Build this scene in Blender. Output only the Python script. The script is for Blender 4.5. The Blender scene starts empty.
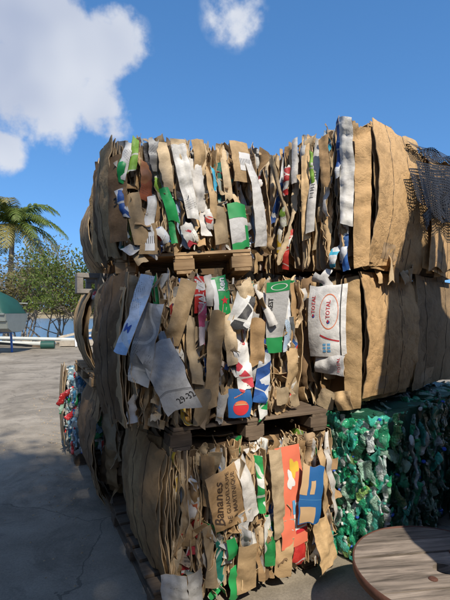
import bpy, bmesh, math, random
import numpy as np
from mathutils import Matrix, Vector

scene = bpy.context.scene
COL = scene.collection
R = math.radians

# ------------------------------------------------------------------ camera, sky, sun, exposure
cam_d = bpy.data.cameras.new('camera')
cam = bpy.data.objects.new('camera', cam_d)
COL.objects.link(cam)
cam.location = (0, 0, 1.6)
cam.rotation_euler = (R(90), 0, 0)
cam_d.sensor_width = 36
cam_d.lens = 26.7
cam_d.shift_y = 0.02
cam_d.clip_end = 6000
cam_d.clip_start = 0.05
scene.camera = cam

SUN_AZ, SUN_EL = 17.0, 46.0          # degrees to the right of straight behind the camera; height
sdir = Vector((math.sin(R(SUN_AZ)) * math.cos(R(SUN_EL)), -math.cos(R(SUN_AZ)) * math.cos(R(SUN_EL)), math.sin(R(SUN_EL))))
sun_d = bpy.data.lights.new('sun', 'SUN')
sun_d.energy = 5.0
sun_d.angle = R(0.55)
sun_d.color = (1.0, 0.90, 0.76)
sun = bpy.data.objects.new('sun', sun_d)
COL.objects.link(sun)
sun.rotation_euler = sdir.to_track_quat('Z', 'Y').to_euler()
sun.location = sdir * 30

world = bpy.data.worlds.new('World')
scene.world = world
world.use_nodes = True
wn, wl = world.node_tree.nodes, world.node_tree.links
wn.clear()
w_out = wn.new('ShaderNodeOutputWorld')
w_bg = wn.new('ShaderNodeBackground')
w_sky = wn.new('ShaderNodeTexSky')
w_sky.sky_type = 'NISHITA'
w_sky.sun_disc = False
w_sky.sun_elevation = R(SUN_EL)
w_sky.sun_rotation = R(180 - SUN_AZ)
w_sky.altitude = 0
w_sky.air_density = 1.0
w_sky.dust_density = 0.35
w_sky.ozone_density = 2.0
w_bg.inputs['Strength'].default_value = 0.11
w_tc = wn.new('ShaderNodeTexCoord')

def wmath(op, a, b=None, clamp=False):
    n = wn.new('ShaderNodeMath'); n.operation = op; n.use_clamp = clamp
    for i, v in enumerate((a, b)):
        if v is None: continue
        if isinstance(v, (int, float)): n.inputs[i].default_value = v
        else: wl.new(v, n.inputs[i])
    return n.outputs[0]

# cumulus: soft puffs round given directions, broken up by noise
PUFFS = [((-215, -310), .15, 1), ((-170, -292), .11, 1), ((-122, -266), .10, 1), ((-215, -232), .13, 1), ((-168, -214), .125, 1), ((-125, -203), .095, 1),
         ((-221, -163), .06, .7), ((9, -299), .07, .42), ((-285, -280), .2, 1), ((-420, -200), .3, 1), ((-560, -120), .25, 1),
         ((700, -260), .3, 1), ((900, -130), .28, 1), ((-900, -380), .35, 1), ((420, -700), .3, 1)]
BACK = [((-.5, -.8, .5), .3, 1), ((.7, -.6, .25), .3, 1), ((-.9, -.1, .35), .3, 1), ((.1, -.95, .2), .28, 1)]
puff_dirs = [(Vector((x, 445, -y)).normalized(), r, k) for (x, y), r, k in PUFFS] + [(Vector(v).normalized(), r, k) for v, r, k in BACK]
acc = None
for d, r, k in puff_dirs:
    vd = wn.new('ShaderNodeVectorMath'); vd.operation = 'DISTANCE'
    wl.new(w_tc.outputs['Generated'], vd.inputs[0]); vd.inputs[1].default_value = d
    m = wmath('SUBTRACT', 1.0, wmath('DIVIDE', vd.outputs['Value'], r), True)
    m = wmath('MULTIPLY', m, k)
    acc = m if acc is None else wmath('MAXIMUM', acc, m)
nz = wn.new('ShaderNodeTexNoise'); nz.inputs['Scale'].default_value = 7.5; nz.inputs['Detail'].default_value = 8; nz.inputs['Roughness'].default_value = .56
wl.new(w_tc.outputs['Generated'], nz.inputs['Vector'])
nz2 = wn.new('ShaderNodeTexNoise'); nz2.inputs['Scale'].default_value = 3.0; nz2.inputs['Detail'].default_value = 3
wl.new(w_tc.outputs['Generated'], nz2.inputs['Vector'])
dens = wmath('ADD', wmath('MULTIPLY', acc, 0.95), wmath('MULTIPLY', wmath('SUBTRACT', nz.outputs['Fac'], 0.5), 2.3))
mr = wn.new('ShaderNodeMapRange'); mr.interpolation_type = 'SMOOTHSTEP'
mr.inputs['From Min'].default_value = 0.16; mr.inputs['From Max'].default_value = 0.55
wl.new(dens, mr.inputs['Value'])
has = wmath('GREATER_THAN', acc, 0.001)
cov = wmath('MULTIPLY', wmath('MULTIPLY', mr.outputs[0], wmath('MULTIPLY', acc, 7, True)), 0.93)
cr = wn.new('ShaderNodeValToRGB')
cr.color_ramp.elements[0].position = .35; cr.color_ramp.elements[0].color = (3.7, 4.2, 5.5, 1)
cr.color_ramp.elements[1].position = .62; cr.color_ramp.elements[1].color = (6.3, 6.6, 7.2, 1)
wl.new(nz2.outputs['Fac'], cr.inputs['Fac'])
wmix = wn.new('ShaderNodeMix'); wmix.data_type = 'RGBA'
w_hs = wn.new('ShaderNodeHueSaturation'); w_hs.inputs['Saturation'].default_value = 1.25; w_hs.inputs['Value'].default_value = 1.8
w_up = wn.new('ShaderNodeVectorMath'); w_up.operation = 'MULTIPLY_ADD'; w_up.inputs[1].default_value = (1, 1, .8); w_up.inputs[2].default_value = (0, 0, .22)
wl.new(w_tc.outputs['Generated'], w_up.inputs[0]); w_nm = wn.new('ShaderNodeVectorMath'); w_nm.operation = 'NORMALIZE'; wl.new(w_up.outputs[0], w_nm.inputs[0]); wl.new(w_nm.outputs[0], w_sky.inputs['Vector'])
wl.new(w_sky.outputs[0], w_hs.inputs['Color'])
wl.new(cov, wmix.inputs['Factor']); wl.new(w_hs.outputs[0], wmix.inputs['A']); wl.new(cr.outputs['Color'], wmix.inputs['B'])
wl.new(wmix.outputs['Result'], w_bg.inputs['Color'])
wl.new(w_bg.outputs[0], w_out.inputs['Surface'])

vs = scene.view_settings
vs.view_transform = 'Standard'; vs.look = 'None'; vs.gamma = 1; vs.exposure = 0.12
vs.use_curve_mapping = False

# ------------------------------------------------------------------ materials
MATS = {}
class NT:
    def __init__(s, name):
        s.m = bpy.data.materials.new(name); s.m.use_nodes = True
        s.n, s.l = s.m.node_tree.nodes, s.m.node_tree.links
        s.b = s.n['Principled BSDF']; s.out = s.n['Material Output']
        MATS[name] = s.m
    def new(s, t, **kw):
        n = s.n.new('ShaderNode' + t)
        for k, v in kw.items():
            if k in n.inputs: n.inputs[k].default_value = v
            else: setattr(n, k, v)
        return n
    def link(s, a, b): s.l.new(a, b)
    def mix(s, fac, a, b, mode='MIX'):
        n = s.new('Mix', data_type='RGBA', blend_type=mode)
        for k, v in (('Factor', fac), ('A', a), ('B', b)):
            if isinstance(v, (int, float)): n.inputs[k].default_value = v
            elif isinstance(v, tuple): n.inputs[k].default_value = v + (1,) if len(v) == 3 else v
            else: s.link(v, n.inputs[k])
        return n.outputs['Result']
    def math(s, op, a, b=0.0, clamp=False):
        n = s.new('Math', operation=op, use_clamp=clamp)
        for i, v in enumerate((a, b)):
            if isinstance(v, (int, float)): n.inputs[i].default_value = v
            else: s.link(v, n.inputs[i])
        return n.outputs[0]
    def ramp(s, fac, stops, interp='LINEAR'):
        n = s.new('ValToRGB'); e = n.color_ramp; e.interpolation = interp
        while len(e.elements) < len(stops): e.elements.new(0.5)
        for el, (p, c) in zip(e.elements, stops):
            el.position = p; el.color = (c, c, c, 1) if isinstance(c, (int, float)) else tuple(c) + (1,)
        s.link(fac, n.inputs['Fac']); return n.outputs['Color']
    def noise(s, vec, scale, detail=4, rough=.55, dist=0.0):
        n = s.new('TexNoise'); n.inputs['Scale'].default_value = scale; n.inputs['Detail'].default_value = detail
        n.inputs['Roughness'].default_value = rough; n.inputs['Distortion'].default_value = dist
        if vec is not None: s.link(vec, n.inputs['Vector'])
        return n.outputs['Fac']
    def randvec(s, src):           # coordinates shifted by a random amount for each object
        oi = s.new('ObjectInfo'); va = s.new('VectorMath', operation='ADD')
        sc = s.new('VectorMath', operation='SCALE'); cb = s.new('CombineXYZ')
        s.link(oi.outputs['Random'], cb.inputs[0]); s.link(oi.outputs['Random'], cb.inputs[1]); s.link(oi.outputs['Random'], cb.inputs[2])
        s.link(cb.outputs[0], sc.inputs[0]); sc.inputs['Scale'].default_value = 37.0
        s.link(src, va.inputs[0]); s.link(sc.outputs[0], va.inputs[1])
        return va.outputs[0], oi.outputs['Random']
    def bump(s, h, strength, dist=.004):
        n = s.new('Bump'); n.inputs['Strength'].default_value = strength; n.inputs['Distance'].default_value = dist
        s.link(h, n.inputs['Height']); s.link(n.outputs[0], s.b.inputs['Normal']); return n
    def base(s, c): s.link(c, s.b.inputs['Base Color'])

def finish_sheet(t, col, vec, rnd, rough=.82, flute=.25, vary=(.72, 1.12), sat=1.0, wrinkle=0.0):
    st = t.ramp(t.noise(vec, 7, 6, .68, .6), [(.32, .42), (.54, 1.0)])
    col = t.mix(.7, col, st, 'MULTIPLY')
    hs = t.new('HueSaturation'); t.link(col, hs.inputs['Color']); hs.inputs['Saturation'].default_value = sat
    mp = t.new('MapRange'); mp.inputs['To Min'].default_value = vary[0]; mp.inputs['To Max'].default_value = vary[1]
    t.link(rnd, mp.inputs['Value']); t.link(mp.outputs[0], hs.inputs['Value'])
    t.base(hs.outputs[0])
    t.b.inputs['Roughness'].default_value = rough
    t.b.inputs['Specular IOR Level'].default_value = .3
    wv = t.new('TexWave', wave_type='BANDS', bands_direction='X'); wv.inputs['Scale'].default_value = 40; wv.inputs['Distortion'].default_value = .4
    t.link(vec, wv.inputs['Vector'])
    wr_ = t.noise(vec, 9, 3, .5, .5)
    h = t.math('ADD', t.math('MULTIPLY', wv.outputs['Fac'], flute * .18), t.math('MULTIPLY', t.noise(vec, 30, 5, .7), 1.0))
    h = t.math('ADD', h, t.math('MULTIPLY', t.math('ABSOLUTE', t.math('SUBTRACT', wr_, .5)), 1.6))
    if wrinkle:
        rg = t.math('ABSOLUTE', t.math('SUBTRACT', t.noise(vec, 5.5, 5, .6, .3), .5))
        h = t.math('ADD', h, t.math('MULTIPLY', t.math('POWER', rg, .5), wrinkle))
    t.bump(h, .5, .006)

def text_rows(t, vec, rows=95, letters=260):
    sp = t.new('SeparateXYZ'); t.link(vec, sp.inputs[0])
    row = t.math('GREATER_THAN', t.math('FRACT', t.math('MULTIPLY', sp.outputs[1], rows)), .5)
    mp = t.new('Mapping'); mp.inputs['Scale'].default_value = (letters, rows * .5, 1); t.link(vec, mp.inputs['Vector'])
    let = t.math('GREATER_THAN', t.noise(mp.outputs[0], 1.0, 0), .47)
    mask = t.math('GREATER_THAN', t.noise(vec, 9, 1), .62)
    return t.math('MULTIPLY', t.math('MULTIPLY', row, let), mask)

def kraft(name, c1, c2, prnt=0.0, **kw):
    t = NT(name); tc = t.new('TexCoord'); vec, rnd = t.randvec(tc.outputs['UV'])
    col = t.mix(t.noise(vec, 9, 5), c1, c2)
    fib = t.noise(vec, 140, 2)
    col = t.mix(.25, col, t.ramp(fib, [(.3, .72), (.7, 1.0)]), 'MULTIPLY')
    if prnt: col = t.mix(t.math('MULTIPLY', text_rows(t, vec, 55, 150), prnt), col, (.07, .045, .03))
    finish_sheet(t, col, vec, rnd, **kw)
    return t.m

def printed(name, cols, scale=9.0, rough=.5, **kw):
    """coated board: flat blocks of ink, some rows of small print"""
    t = NT(name); tc = t.new('TexCoord'); vec, rnd = t.randvec(tc.outputs['UV'])
    rt = t.new('VectorRotate', rotation_type='Z_AXIS'); t.link(vec, rt.inputs['Vector']); t.link(t.math('MULTIPLY', rnd, 6.0), rt.inputs['Angle'])
    mp = t.new('Mapping'); mp.inputs['Scale'].default_value = (1.6, .75, 1); t.link(rt.outputs[0], mp.inputs['Vector'])
    vo = t.new('TexVoronoi', distance='CHEBYCHEV'); vo.inputs['Scale'].default_value = scale * 1.5; vo.inputs['Randomness'].default_value = .85; t.link(mp.outputs[0], vo.inputs['Vector'])
    sp = t.new('SeparateXYZ'); t.link(vo.outputs['Color'], sp.inputs[0])
    col = t.ramp(sp.outputs[0], [(i / len(cols), c) for i, c in enumerate(cols)], 'CONSTANT')
    curve = t.math('LESS_THAN', t.math('ABSOLUTE', t.math('SUBTRACT', t.noise(vec, scale * .8, 0), .5)), .018)
    col = t.mix(t.math('MULTIPLY', curve, .8), col, (.66, .65, .60))
    col = t.mix(t.math('MULTIPLY', text_rows(t, rt.outputs[0]), .45), col, (.12, .11, .11))
    finish_sheet(t, col, vec, rnd, rough=rough, **kw)
    return t.m

def plain(name, c, rough=.7, metal=0.0, noise_scale=8.0, amt=.35, bump=.2):
    t = NT(name); tc = t.new('TexCoord'); vec, rnd = t.randvec(tc.outputs['Object'])
    f = t.noise(vec, noise_scale, 6, .62)
    t.base(t.mix(amt, c, t.ramp(f, [(.3, .45), (.65, 1.0)]), 'MULTIPLY'))
    t.b.inputs['Roughness'].default_value = rough; t.b.inputs['Metallic'].default_value = metal
    if bump: t.bump(t.noise(vec, noise_scale * 6, 4), bump, .004)
    return t.m

KR = [kraft('kraft_tan', (.49, .335, .175), (.58, .41, .225)),
      kraft('kraft_brown', (.34, .215, .10), (.44, .285, .145)),
      kraft('kraft_pale', (.60, .46, .285), (.70, .55, .355)),
      kraft('kraft_grey', (.36, .275, .17), (.45, .345, .215)),
      kraft('kraft_golden', (.56, .38, .19), (.62, .44, .24)),
      kraft('kraft_printed', (.46, .32, .19), (.54, .39, .24), prnt=.6)]
EDGE = kraft('kraft_edge', (.46, .32, .17), (.66, .48, .28), flute=1.5)
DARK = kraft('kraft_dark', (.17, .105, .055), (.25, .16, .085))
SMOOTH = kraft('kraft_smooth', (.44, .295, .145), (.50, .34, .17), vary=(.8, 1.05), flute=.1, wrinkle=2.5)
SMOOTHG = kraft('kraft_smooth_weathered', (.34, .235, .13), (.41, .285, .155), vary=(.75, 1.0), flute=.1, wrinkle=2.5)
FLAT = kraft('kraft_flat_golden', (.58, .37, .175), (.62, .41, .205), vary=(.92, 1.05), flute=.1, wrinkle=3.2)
WHITE = printed('paper_white', [(.68, .67, .63), (.73, .72, .69), (.66, .65, .61)], rough=.6, vary=(.9, 1.0))
WHITED = kraft('paper_white_dirty', (.58, .56, .52), (.72, .70, .66), rough=.7, vary=(.85, 1.0), flute=.1)
SACK = kraft('woven_sack_white', (.74, .735, .71), (.80, .795, .77), rough=.5, vary=(.97, 1.0), flute=.1)
GREYW = kraft('board_grey_white', (.50, .50, .49), (.57, .57, .56), rough=.6, vary=(.85, 1.0), flute=.2)
PR = {
    'green': printed('print_green', [(.02, .26, .07), (.03, .34, .10), (.70, .71, .66), (.03, .30, .08)], 7),
    'greenp': plain('print_plain_green', (.02, .32, .085), .45, bump=.3),
    'lime': printed('print_lime', [(.22, .42, .06), (.28, .50, .08), (.66, .68, .55)], 8),
    'red': printed('print_red', [(.55, .035, .03), (.62, .05, .04), (.72, .70, .66), (.45, .03, .03)], 9),
    'orange': printed('print_orange', [(.75, .22, .10), (.72, .18, .08), (.74, .30, .12)], 4),
    'coral': plain('print_coral', (.78, .20, .115), .5, amt=.15),
    'blue': printed('print_blue', [(.03, .10, .34), (.04, .14, .42), (.60, .63, .66), (.03, .09, .30)], 8),
    'bluep': plain('print_plain_blue', (.02, .12, .33), .5, amt=.2),
    'sky': printed('print_sky_blue', [(.40, .55, .72), (.48, .62, .78), (.70, .74, .78)], 5),
    'cyan': printed('print_cyan', [(.04, .36, .55), (.06, .42, .60), (.65, .68, .7)], 8),
    'yellow': printed('print_yellow', [(.72, .48, .05), (.74, .52, .08), (.7, .68, .6)], 8),
    'black': printed('print_black', [(.02, .02, .025), (.03, .03, .03), (.62, .62, .6)], 7),
    'teal': printed('print_teal', [(.01, .16, .13), (.02, .22, .17), (.4, .45, .4)], 7),
    'mix': printed('print_mixed', [(.62, .60, .56), (.55, .07, .05), (.68, .66, .62), (.05, .14, .38), (.70, .68, .6)], 11),
    'gw': printed('print_green_white', [(.68, .69, .66), (.72, .73, .70), (.02, .30, .08), (.70, .70, .66)], 7),
    'wr': printed('print_white_red', [(.70, .69, .66), (.74, .73, .70), (.72, .71, .68), (.55, .06, .08)], 8),
    'grey': printed('print_grey', [(.42, .42, .40), (.50, .50, .48), (.36, .36, .35)], 6),
    'pink': printed('print_pink', [(.62, .12, .24), (.66, .18, .28), (.7, .6, .6)], 9),
}
INK = {k: plain('ink_' + k, c, .6, bump=0, amt=.25) for k, c in dict(black=(.02, .018, .016), red=(.6, .03, .04), blue=(.03, .09, .36), white=(.76, .76, .74),
       green=(.02, .28, .08), brown=(.06, .035, .02), yellow=(.75, .5, .06), skyblue=(.12, .36, .62), tan=(.55, .37, .2), grey=(.22, .22, .22), orange=(.7, .2, .08)).items()}

def wood_mat(name, c1, c2, scale=3.0, bump=.5):
    t = NT(name); tc = t.new('TexCoord'); vec, rnd = t.randvec(tc.outputs['UV'])
    mp = t.new('Mapping'); mp.inputs['Scale'].default_value = (1.2, 14, 14); t.link(vec, mp.inputs['Vector'])
    g = t.noise(mp.outputs[0], scale, 7, .65, .6)
    col = t.mix(t.ramp(g, [(.3, 0.0), (.7, 1.0)]), c1, c2)
    st = t.ramp(t.noise(vec, 4, 5), [(.35, .6), (.6, 1.0)])
    col = t.mix(.6, col, st, 'MULTIPLY')
    hs = t.new('HueSaturation'); t.link(col, hs.inputs['Color']); mr_ = t.new('MapRange'); mr_.inputs['To Min'].default_value = .75; mr_.inputs['To Max'].default_value = 1.15
    t.link(rnd, mr_.inputs['Value']); t.link(mr_.outputs[0], hs.inputs['Value']); t.base(hs.outputs[0])
    t.b.inputs['Roughness'].default_value = .8; t.b.inputs['Specular IOR Level'].default_value = .25
    t.bump(g, bump, .004)
    return t.m
WOOD = wood_mat('pallet_wood', (.30, .19, .10), (.52, .36, .20))
WOODD = wood_mat('pallet_wood_dark', (.10, .072, .05), (.20, .15, .105))
WOODG = wood_mat('spool_wood_weathered', (.06, .05, .04), (.42, .35, .285), 2.2, 1.0)
WOODL = wood_mat('lumber_pale', (.42, .36, .28), (.62, .55, .44))
RUST = plain('rusty_steel', (.14, .062, .042), .75, .3, 14, .6, .4)
CONC = plain('concrete_block', (.30, .28, .255), .9, 0, 20, .5, .6)
WIRE = plain('baling_wire', (.10, .095, .09), .5, .8, 20, .3, 0)

# ------------------------------------------------------------------ object helpers
def link(o, parent=None):
    COL.objects.link(o)
    if parent is not None: o.parent = parent
    return o
def tag(o, label=None, cat=None, group=None, kind=None):
    if label: o['label'] = label
    if cat: o['category'] = cat
    if group: o['group'] = group
    if kind: o['kind'] = kind
    return o
def empty(name, loc=(0, 0, 0), rz=0.0, mat=None):
    o = bpy.data.objects.new(name, None); o.empty_display_size = .2
    if mat is not None: o.matrix_world = mat
    else: o.location = loc; o.rotation_euler = (0, 0, rz)
    return link(o)
def mesh_obj(name, verts, faces, mats, parent=None, smooth=False, uv=None, midx=None):
    me = bpy.data.meshes.new(name)
    me.from_pydata(verts, [], faces)
    for m in (mats if isinstance(mats, (list, tuple)) else [mats]): me.materials.append(m)
    if midx is not None: me.polygons.foreach_set('material_index', np.asarray(midx, dtype=np.int32))
    if smooth is True: me.polygons.foreach_set('use_smooth', np.ones(len(me.polygons), dtype=bool))
    elif smooth is not False: me.polygons.foreach_set('use_smooth', np.asarray(smooth, dtype=bool))
    if uv is not None:
        lay = me.uv_layers.new(name='UVMap'); li = np.empty(len(me.loops), dtype=np.int32); me.loops.foreach_get('vertex_index', li)
        lay.data.foreach_set('uv', np.asarray(uv, dtype=np.float32)[li].ravel())
    me.update()
    return link(bpy.data.objects.new(name, me), parent)

class MB:                                   # collects simple solids for one mesh
    def __init__(s): s.v = []; s.f = []; s.uv = []
    def add(s, vs, fs, uv=None):
        k = len(s.v); s.v += [tuple(v) for v in vs]; s.f += [tuple(i + k for i in f) for f in fs]
        s.uv += list(uv) if uv is not None else [(v[0], v[1] + v[2]) for v in vs]
        return s
    def box(s, x0, x1, y0, y1, z0, z1, j=0.0, rng=random):
        vs = [(x, y, z) for z in (z0, z1) for y in (y0, y1) for x in (x0, x1)]
        if j: vs = [tuple(c + rng.uniform(-j, j) for c in v) for v in vs]
        fs = [(0, 2, 3, 1), (4, 5, 7, 6), (0, 1, 5, 4), (2, 6, 7, 3), (0, 4, 6, 2), (1, 3, 7, 5)]
        long = max(((x1 - x0), 0), ((y1 - y0), 1), ((z1 - z0), 2))[1]
        uv = [(v[long], v[(long + 1) % 3] + v[(long + 2) % 3]) for v in vs]
        return s.add(vs, fs, uv)
    def tube(s, pts, rad, n=6, cap=True):
        pts = [Vector(p) for p in pts]; rad = rad if isinstance(rad, (list, tuple)) else [rad] * len(pts)
        vs, fs, uv = [], [], []; L = 0
        up = Vector((.31, .2, .93))
        for i, p in enumerate(pts):
            t = (pts[min(i + 1, len(pts) - 1)] - pts[max(i - 1, 0)]).normalized()
            a = t.cross(up)
            if a.length < 1e-3: a = t.cross(Vector((1, 0, 0)))
            a.normalize(); b = t.cross(a).normalized()
            if i: L += (p - pts[i - 1]).length
            for k in range(n):
                an = 2 * math.pi * k / n
                vs.append(p + (a * math.cos(an) + b * math.sin(an)) * rad[i]); uv.append((L, k / n * rad[i] * 6))
        for i in range(len(pts) - 1):
            for k in range(n):
                fs.append((i * n + k, i * n + (k + 1) % n, (i + 1) * n + (k + 1) % n, (i + 1) * n + k))
        if cap:
            fs.append(tuple(range(n))[::-1]); fs.append(tuple(range((len(pts) - 1) * n, len(pts) * n)))
        return s.add(vs, fs, uv)
    def build(s, name, mat, parent=None, smooth=False, bevel=0.0):
        o = mesh_obj(name, s.v, s.f, mat, parent, smooth, s.uv)
        if bevel:
            b = o.modifiers.new('bevel', 'BEVEL'); b.width = bevel; b.segments = 2; b.limit_method = 'ANGLE'
        return o

# ------------------------------------------------------------------ crumpled sheets
def tri(x): return np.abs(np.mod(x, 2.0) - 1.0) - .5
def smooth_noise(rng, t, n):               # 1-D piecewise linear noise
    k = [rng.uniform(-1, 1) for _ in range(n + 1)]
    return np.interp(t, np.linspace(0, 1, n + 1), k)

def sheet_grid(w, h, rng, pleat=0.0, amp=.9, bow=0.0, curl=0.0, crumple=.006, folds=1, ragged=.012, twist=0.0, taper=0.0, res=.015):
    nx = int(min(18, max(3, round(w / res)))) + 1
    nz = int(min(34, max(5, round(h / (res * 1.35))))) + 1
    s = np.linspace(0, 1, nx)[None, :].repeat(nz, 0); t = np.linspace(0, 1, nz)[:, None].repeat(nx, 1)
    tv = t[:, 0]; sv = s[0]
    def side_edge():
        e = smooth_noise(rng, tv, 2) * ragged
        if rng.random() < .35: e = e + smooth_noise(rng, tv, 9) * ragged * .8          # torn
        if rng.random() < .3: a_ = rng.random(); e = e + np.maximum(0, .12 - np.abs(tv - a_)) * rng.uniform(-1, 1) * ragged * 12    # a nick
        return e
    le, re = side_edge(), side_edge()
    tk = 2.0 if rng.random() < .4 else .4
    te = smooth_noise(rng, sv, 4) * ragged * tk + rng.uniform(-1, 1) * ragged * 3.5 * (sv - .5)
    be = smooth_noise(rng, sv, 4) * ragged * tk + rng.uniform(-1, 1) * ragged * 3.5 * (sv - .5)
    wt = 1 + taper * (t - .5) * 2
    x = (s - .5) * w * wt + le[:, None] * (1 - s) + re[:, None] * s
    z = (t - .5) * h + te[None, :] * t + be[None, :] * (1 - t)
    y = -bow * (1 - (2 * t - 1) ** 2) + curl * (2 * s - 1) ** 2 + twist * (2 * s - 1) * (2 * t - 1)
    for _ in range(folds):
        a = rng.uniform(-.7, .7) + (math.pi / 2 if rng.random() < .45 else 0)
        d = (x * math.cos(a) + z * math.sin(a)) - rng.uniform(-.35, .35) * (w if abs(math.cos(a)) > .7 else h)
        y = y + np.maximum(d, 0) * rng.uniform(-amp, amp) * (1 if abs(math.cos(a)) > .7 else .35)
    for k in range(3):
        a = rng.gauss(math.pi / 2, .55) if k < 2 else rng.uniform(0, math.pi); fr = rng.uniform(7, 17) * (1 + k * .9)
        warp = .012 * np.sin(x * rng.uniform(15, 40) + rng.uniform(0, 6)) + .02 * np.sin(z * rng.uniform(8, 25) + rng.uniform(0, 6))
        y = y + tri((x * math.cos(a) + z * math.sin(a) + warp) * fr + rng.uniform(0, 9)) * crumple * (1.9 / (1 + .9 * k))
    if pleat:
        fr = rng.uniform(22, 45); y = y + tri(x * fr + .6 * np.sin(z * rng.uniform(4, 12)) + rng.uniform(0, 2)) * pleat
    if crumple > .004:
        y = y + np.array([rng.uniform(-1, 1) for _ in range(x.size)]).reshape(x.shape) * crumple * .12
    return np.stack([x, y, z], -1), s, t

SH = {}
def sheet(parent, name, loc, rot, w, h, mat, rng, thick=.0042, back=None, edge=None, **kw):
    G, s, t = sheet_grid(w, h, rng, **kw)
    nz, nx = G.shape[:2]
    du = np.gradient(G, axis=1); dv = np.gradient(G, axis=0)
    N = np.cross(du, dv); N /= np.linalg.norm(N, axis=-1, keepdims=True) + 1e-9     # points to -y, the outside
    A = (G + N * thick / 2).reshape(-1, 3); B = (G - N * thick / 2).reshape(-1, 3)
    n = nx * nz; idx = np.arange(n).reshape(nz, nx)
    q = np.stack([idx[:-1, :-1], idx[:-1, 1:], idx[1:, 1:], idx[1:, :-1]], -1).reshape(-1, 4)
    ring = np.concatenate([idx[0, :], idx[1:, -1], idx[-1, -2::-1], idx[-2:0:-1, 0]])
    m = len(ring)
    V = np.concatenate([A, B, A[ring], B[ring]])
    k = np.arange(m); k1 = (k + 1) % m
    rim = np.stack([2 * n + k, 2 * n + m + k, 2 * n + m + k1, 2 * n + k1], -1)
    F = np.concatenate([q, (q + n)[:, ::-1], rim])
    uv1 = np.stack([G[..., 0], G[..., 2]], -1).reshape(-1, 2)
    UV = np.concatenate([uv1, uv1 + .37, uv1[ring], uv1[ring]])
    mi = np.concatenate([np.zeros(len(q)), np.ones(len(q)), np.full(m, 2)]).astype(np.int32)
    sm = np.concatenate([np.ones(2 * len(q)), np.zeros(m)]).astype(bool)
    o = mesh_obj(name, V.tolist(), F.tolist(), [mat, back or (mat if mat in KR else KR[1]), edge or EDGE], parent, sm, UV, mi)
    o.location = loc; o.rotation_euler = rot
    SH[o.name] = (G, N, thick)
    return o

def on_sheet(o, s, t, lift):
    G, N, th = SH[o.name]; nz, nx = G.shape[:2]
    s = np.clip(np.asarray(s, float), 0, 1) * (nx - 1); t = np.clip(np.asarray(t, float), 0, 1) * (nz - 1)
    i = np.minimum(s.astype(int), nx - 2); j = np.minimum(t.astype(int), nz - 2); a = (s - i)[:, None]; b = (t - j)[:, None]
    def L(X): return (X[j, i] * (1 - a) + X[j, i + 1] * a) * (1 - b) + (X[j + 1, i] * (1 - a) + X[j + 1, i + 1] * a) * b
    return L(G) + L(N) * (th / 2 + lift)
def patch(o, s0, s1, t0, t1, mat, name='printed_panel', lift=.0015, shape='rect', rng=random):
    n = 12 if shape == 'rect' else 10
    V, F = [], []
    if shape == 'rect':
        ss, tt = np.meshgrid(np.linspace(s0, s1, n + 1), np.linspace(t0, t1, n + 1))
        V = on_sheet(o, ss.ravel(), tt.ravel(), lift); ix = np.arange((n + 1) ** 2).reshape(n + 1, n + 1)
        F = np.stack([ix[:-1, :-1], ix[:-1, 1:], ix[1:, 1:], ix[1:, :-1]], -1).reshape(-1, 4).tolist()
    else:
        cs, ct = (s0 + s1) / 2, (t0 + t1) / 2; rs, rt = (s1 - s0) / 2, (t1 - t0) / 2
        m, rings = 28, 4
        r0 = .86 if shape == 'ring' else .94 if shape == 'thinring' else 0.0
        S, T = [], []
        for r in np.linspace(r0, 1, rings):
            for k in range(m):
                an = 2 * math.pi * k / m; wob = 1 if shape != 'blob' else 1 + .25 * math.sin(3 * an + s0 * 40) + .15 * math.sin(5 * an + t0 * 60)
                S.append(cs + rs * r * wob * math.cos(an)); T.append(ct + rt * r * wob * math.sin(an))
        V = on_sheet(o, S, T, lift)
        F = [(i * m + k, i * m + (k + 1) % m, (i + 1) * m + (k + 1) % m, (i + 1) * m + k) for i in range(rings - 1) for k in range(m)]
    return mesh_obj(name, np.asarray(V).tolist(), F, mat, o, True)
def poly_patch(o, pts, mat, name='printed_mark', lift=.002):
    c = np.mean(pts, 0); P = [tuple(c)] + list(pts); V = on_sheet(o, [p[0] for p in P], [p[1] for p in P], lift)
    n = len(pts)
    return mesh_obj(name, V.tolist(), [(0, 1 + k, 1 + (k + 1) % n) for k in range(n)], mat, o, True)
def text(o, body, cs, ct, size, rot, mat, bold=.0, shear=0.0, name='lettering', lift=.0022):
    """size: letter height in metres; rot: degrees in the sheet; (cs, ct): centre in sheet coordinates 0..1"""
    G = SH[o.name][0]; w = np.linalg.norm(G[G.shape[0] // 2, -1] - G[G.shape[0] // 2, 0]); h = np.linalg.norm(G[-1, G.shape[1] // 2] - G[0, G.shape[1] // 2])
    cu = bpy.data.curves.new('lettering', 'FONT'); cu.body = body; cu.size = size * 1.4; cu.align_x = 'CENTER'; cu.align_y = 'CENTER'
    cu.offset = bold * size; cu.shear = shear; cu.resolution_u = 2
    tmp = bpy.data.objects.new('lettering_source', cu)
    me = bpy.data.meshes.new_from_object(tmp)
    bm = bmesh.new(); bm.from_mesh(me)
    bmesh.ops.subdivide_edges(bm, edges=[e for e in bm.edges if e.calc_length() > size * .35], cuts=2)
    bmesh.ops.triangulate(bm, faces=bm.faces)
    c, s_ = math.cos(R(rot)), math.sin(R(rot))
    P = np.array([v.co[:] for v in bm.verts])
    X = P[:, 0] * c - P[:, 1] * s_; Z = P[:, 0] * s_ + P[:, 1] * c
    V = on_sheet(o, cs + X / w, ct + Z / h, lift)
    F = [tuple(v.index for v in f.verts) for f in bm.faces]
    bm.free(); bpy.data.objects.remove(tmp); bpy.data.curves.remove(cu); bpy.data.meshes.remove(me)
    return mesh_obj(name, V.tolist(), F, mat, o, True)

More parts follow.
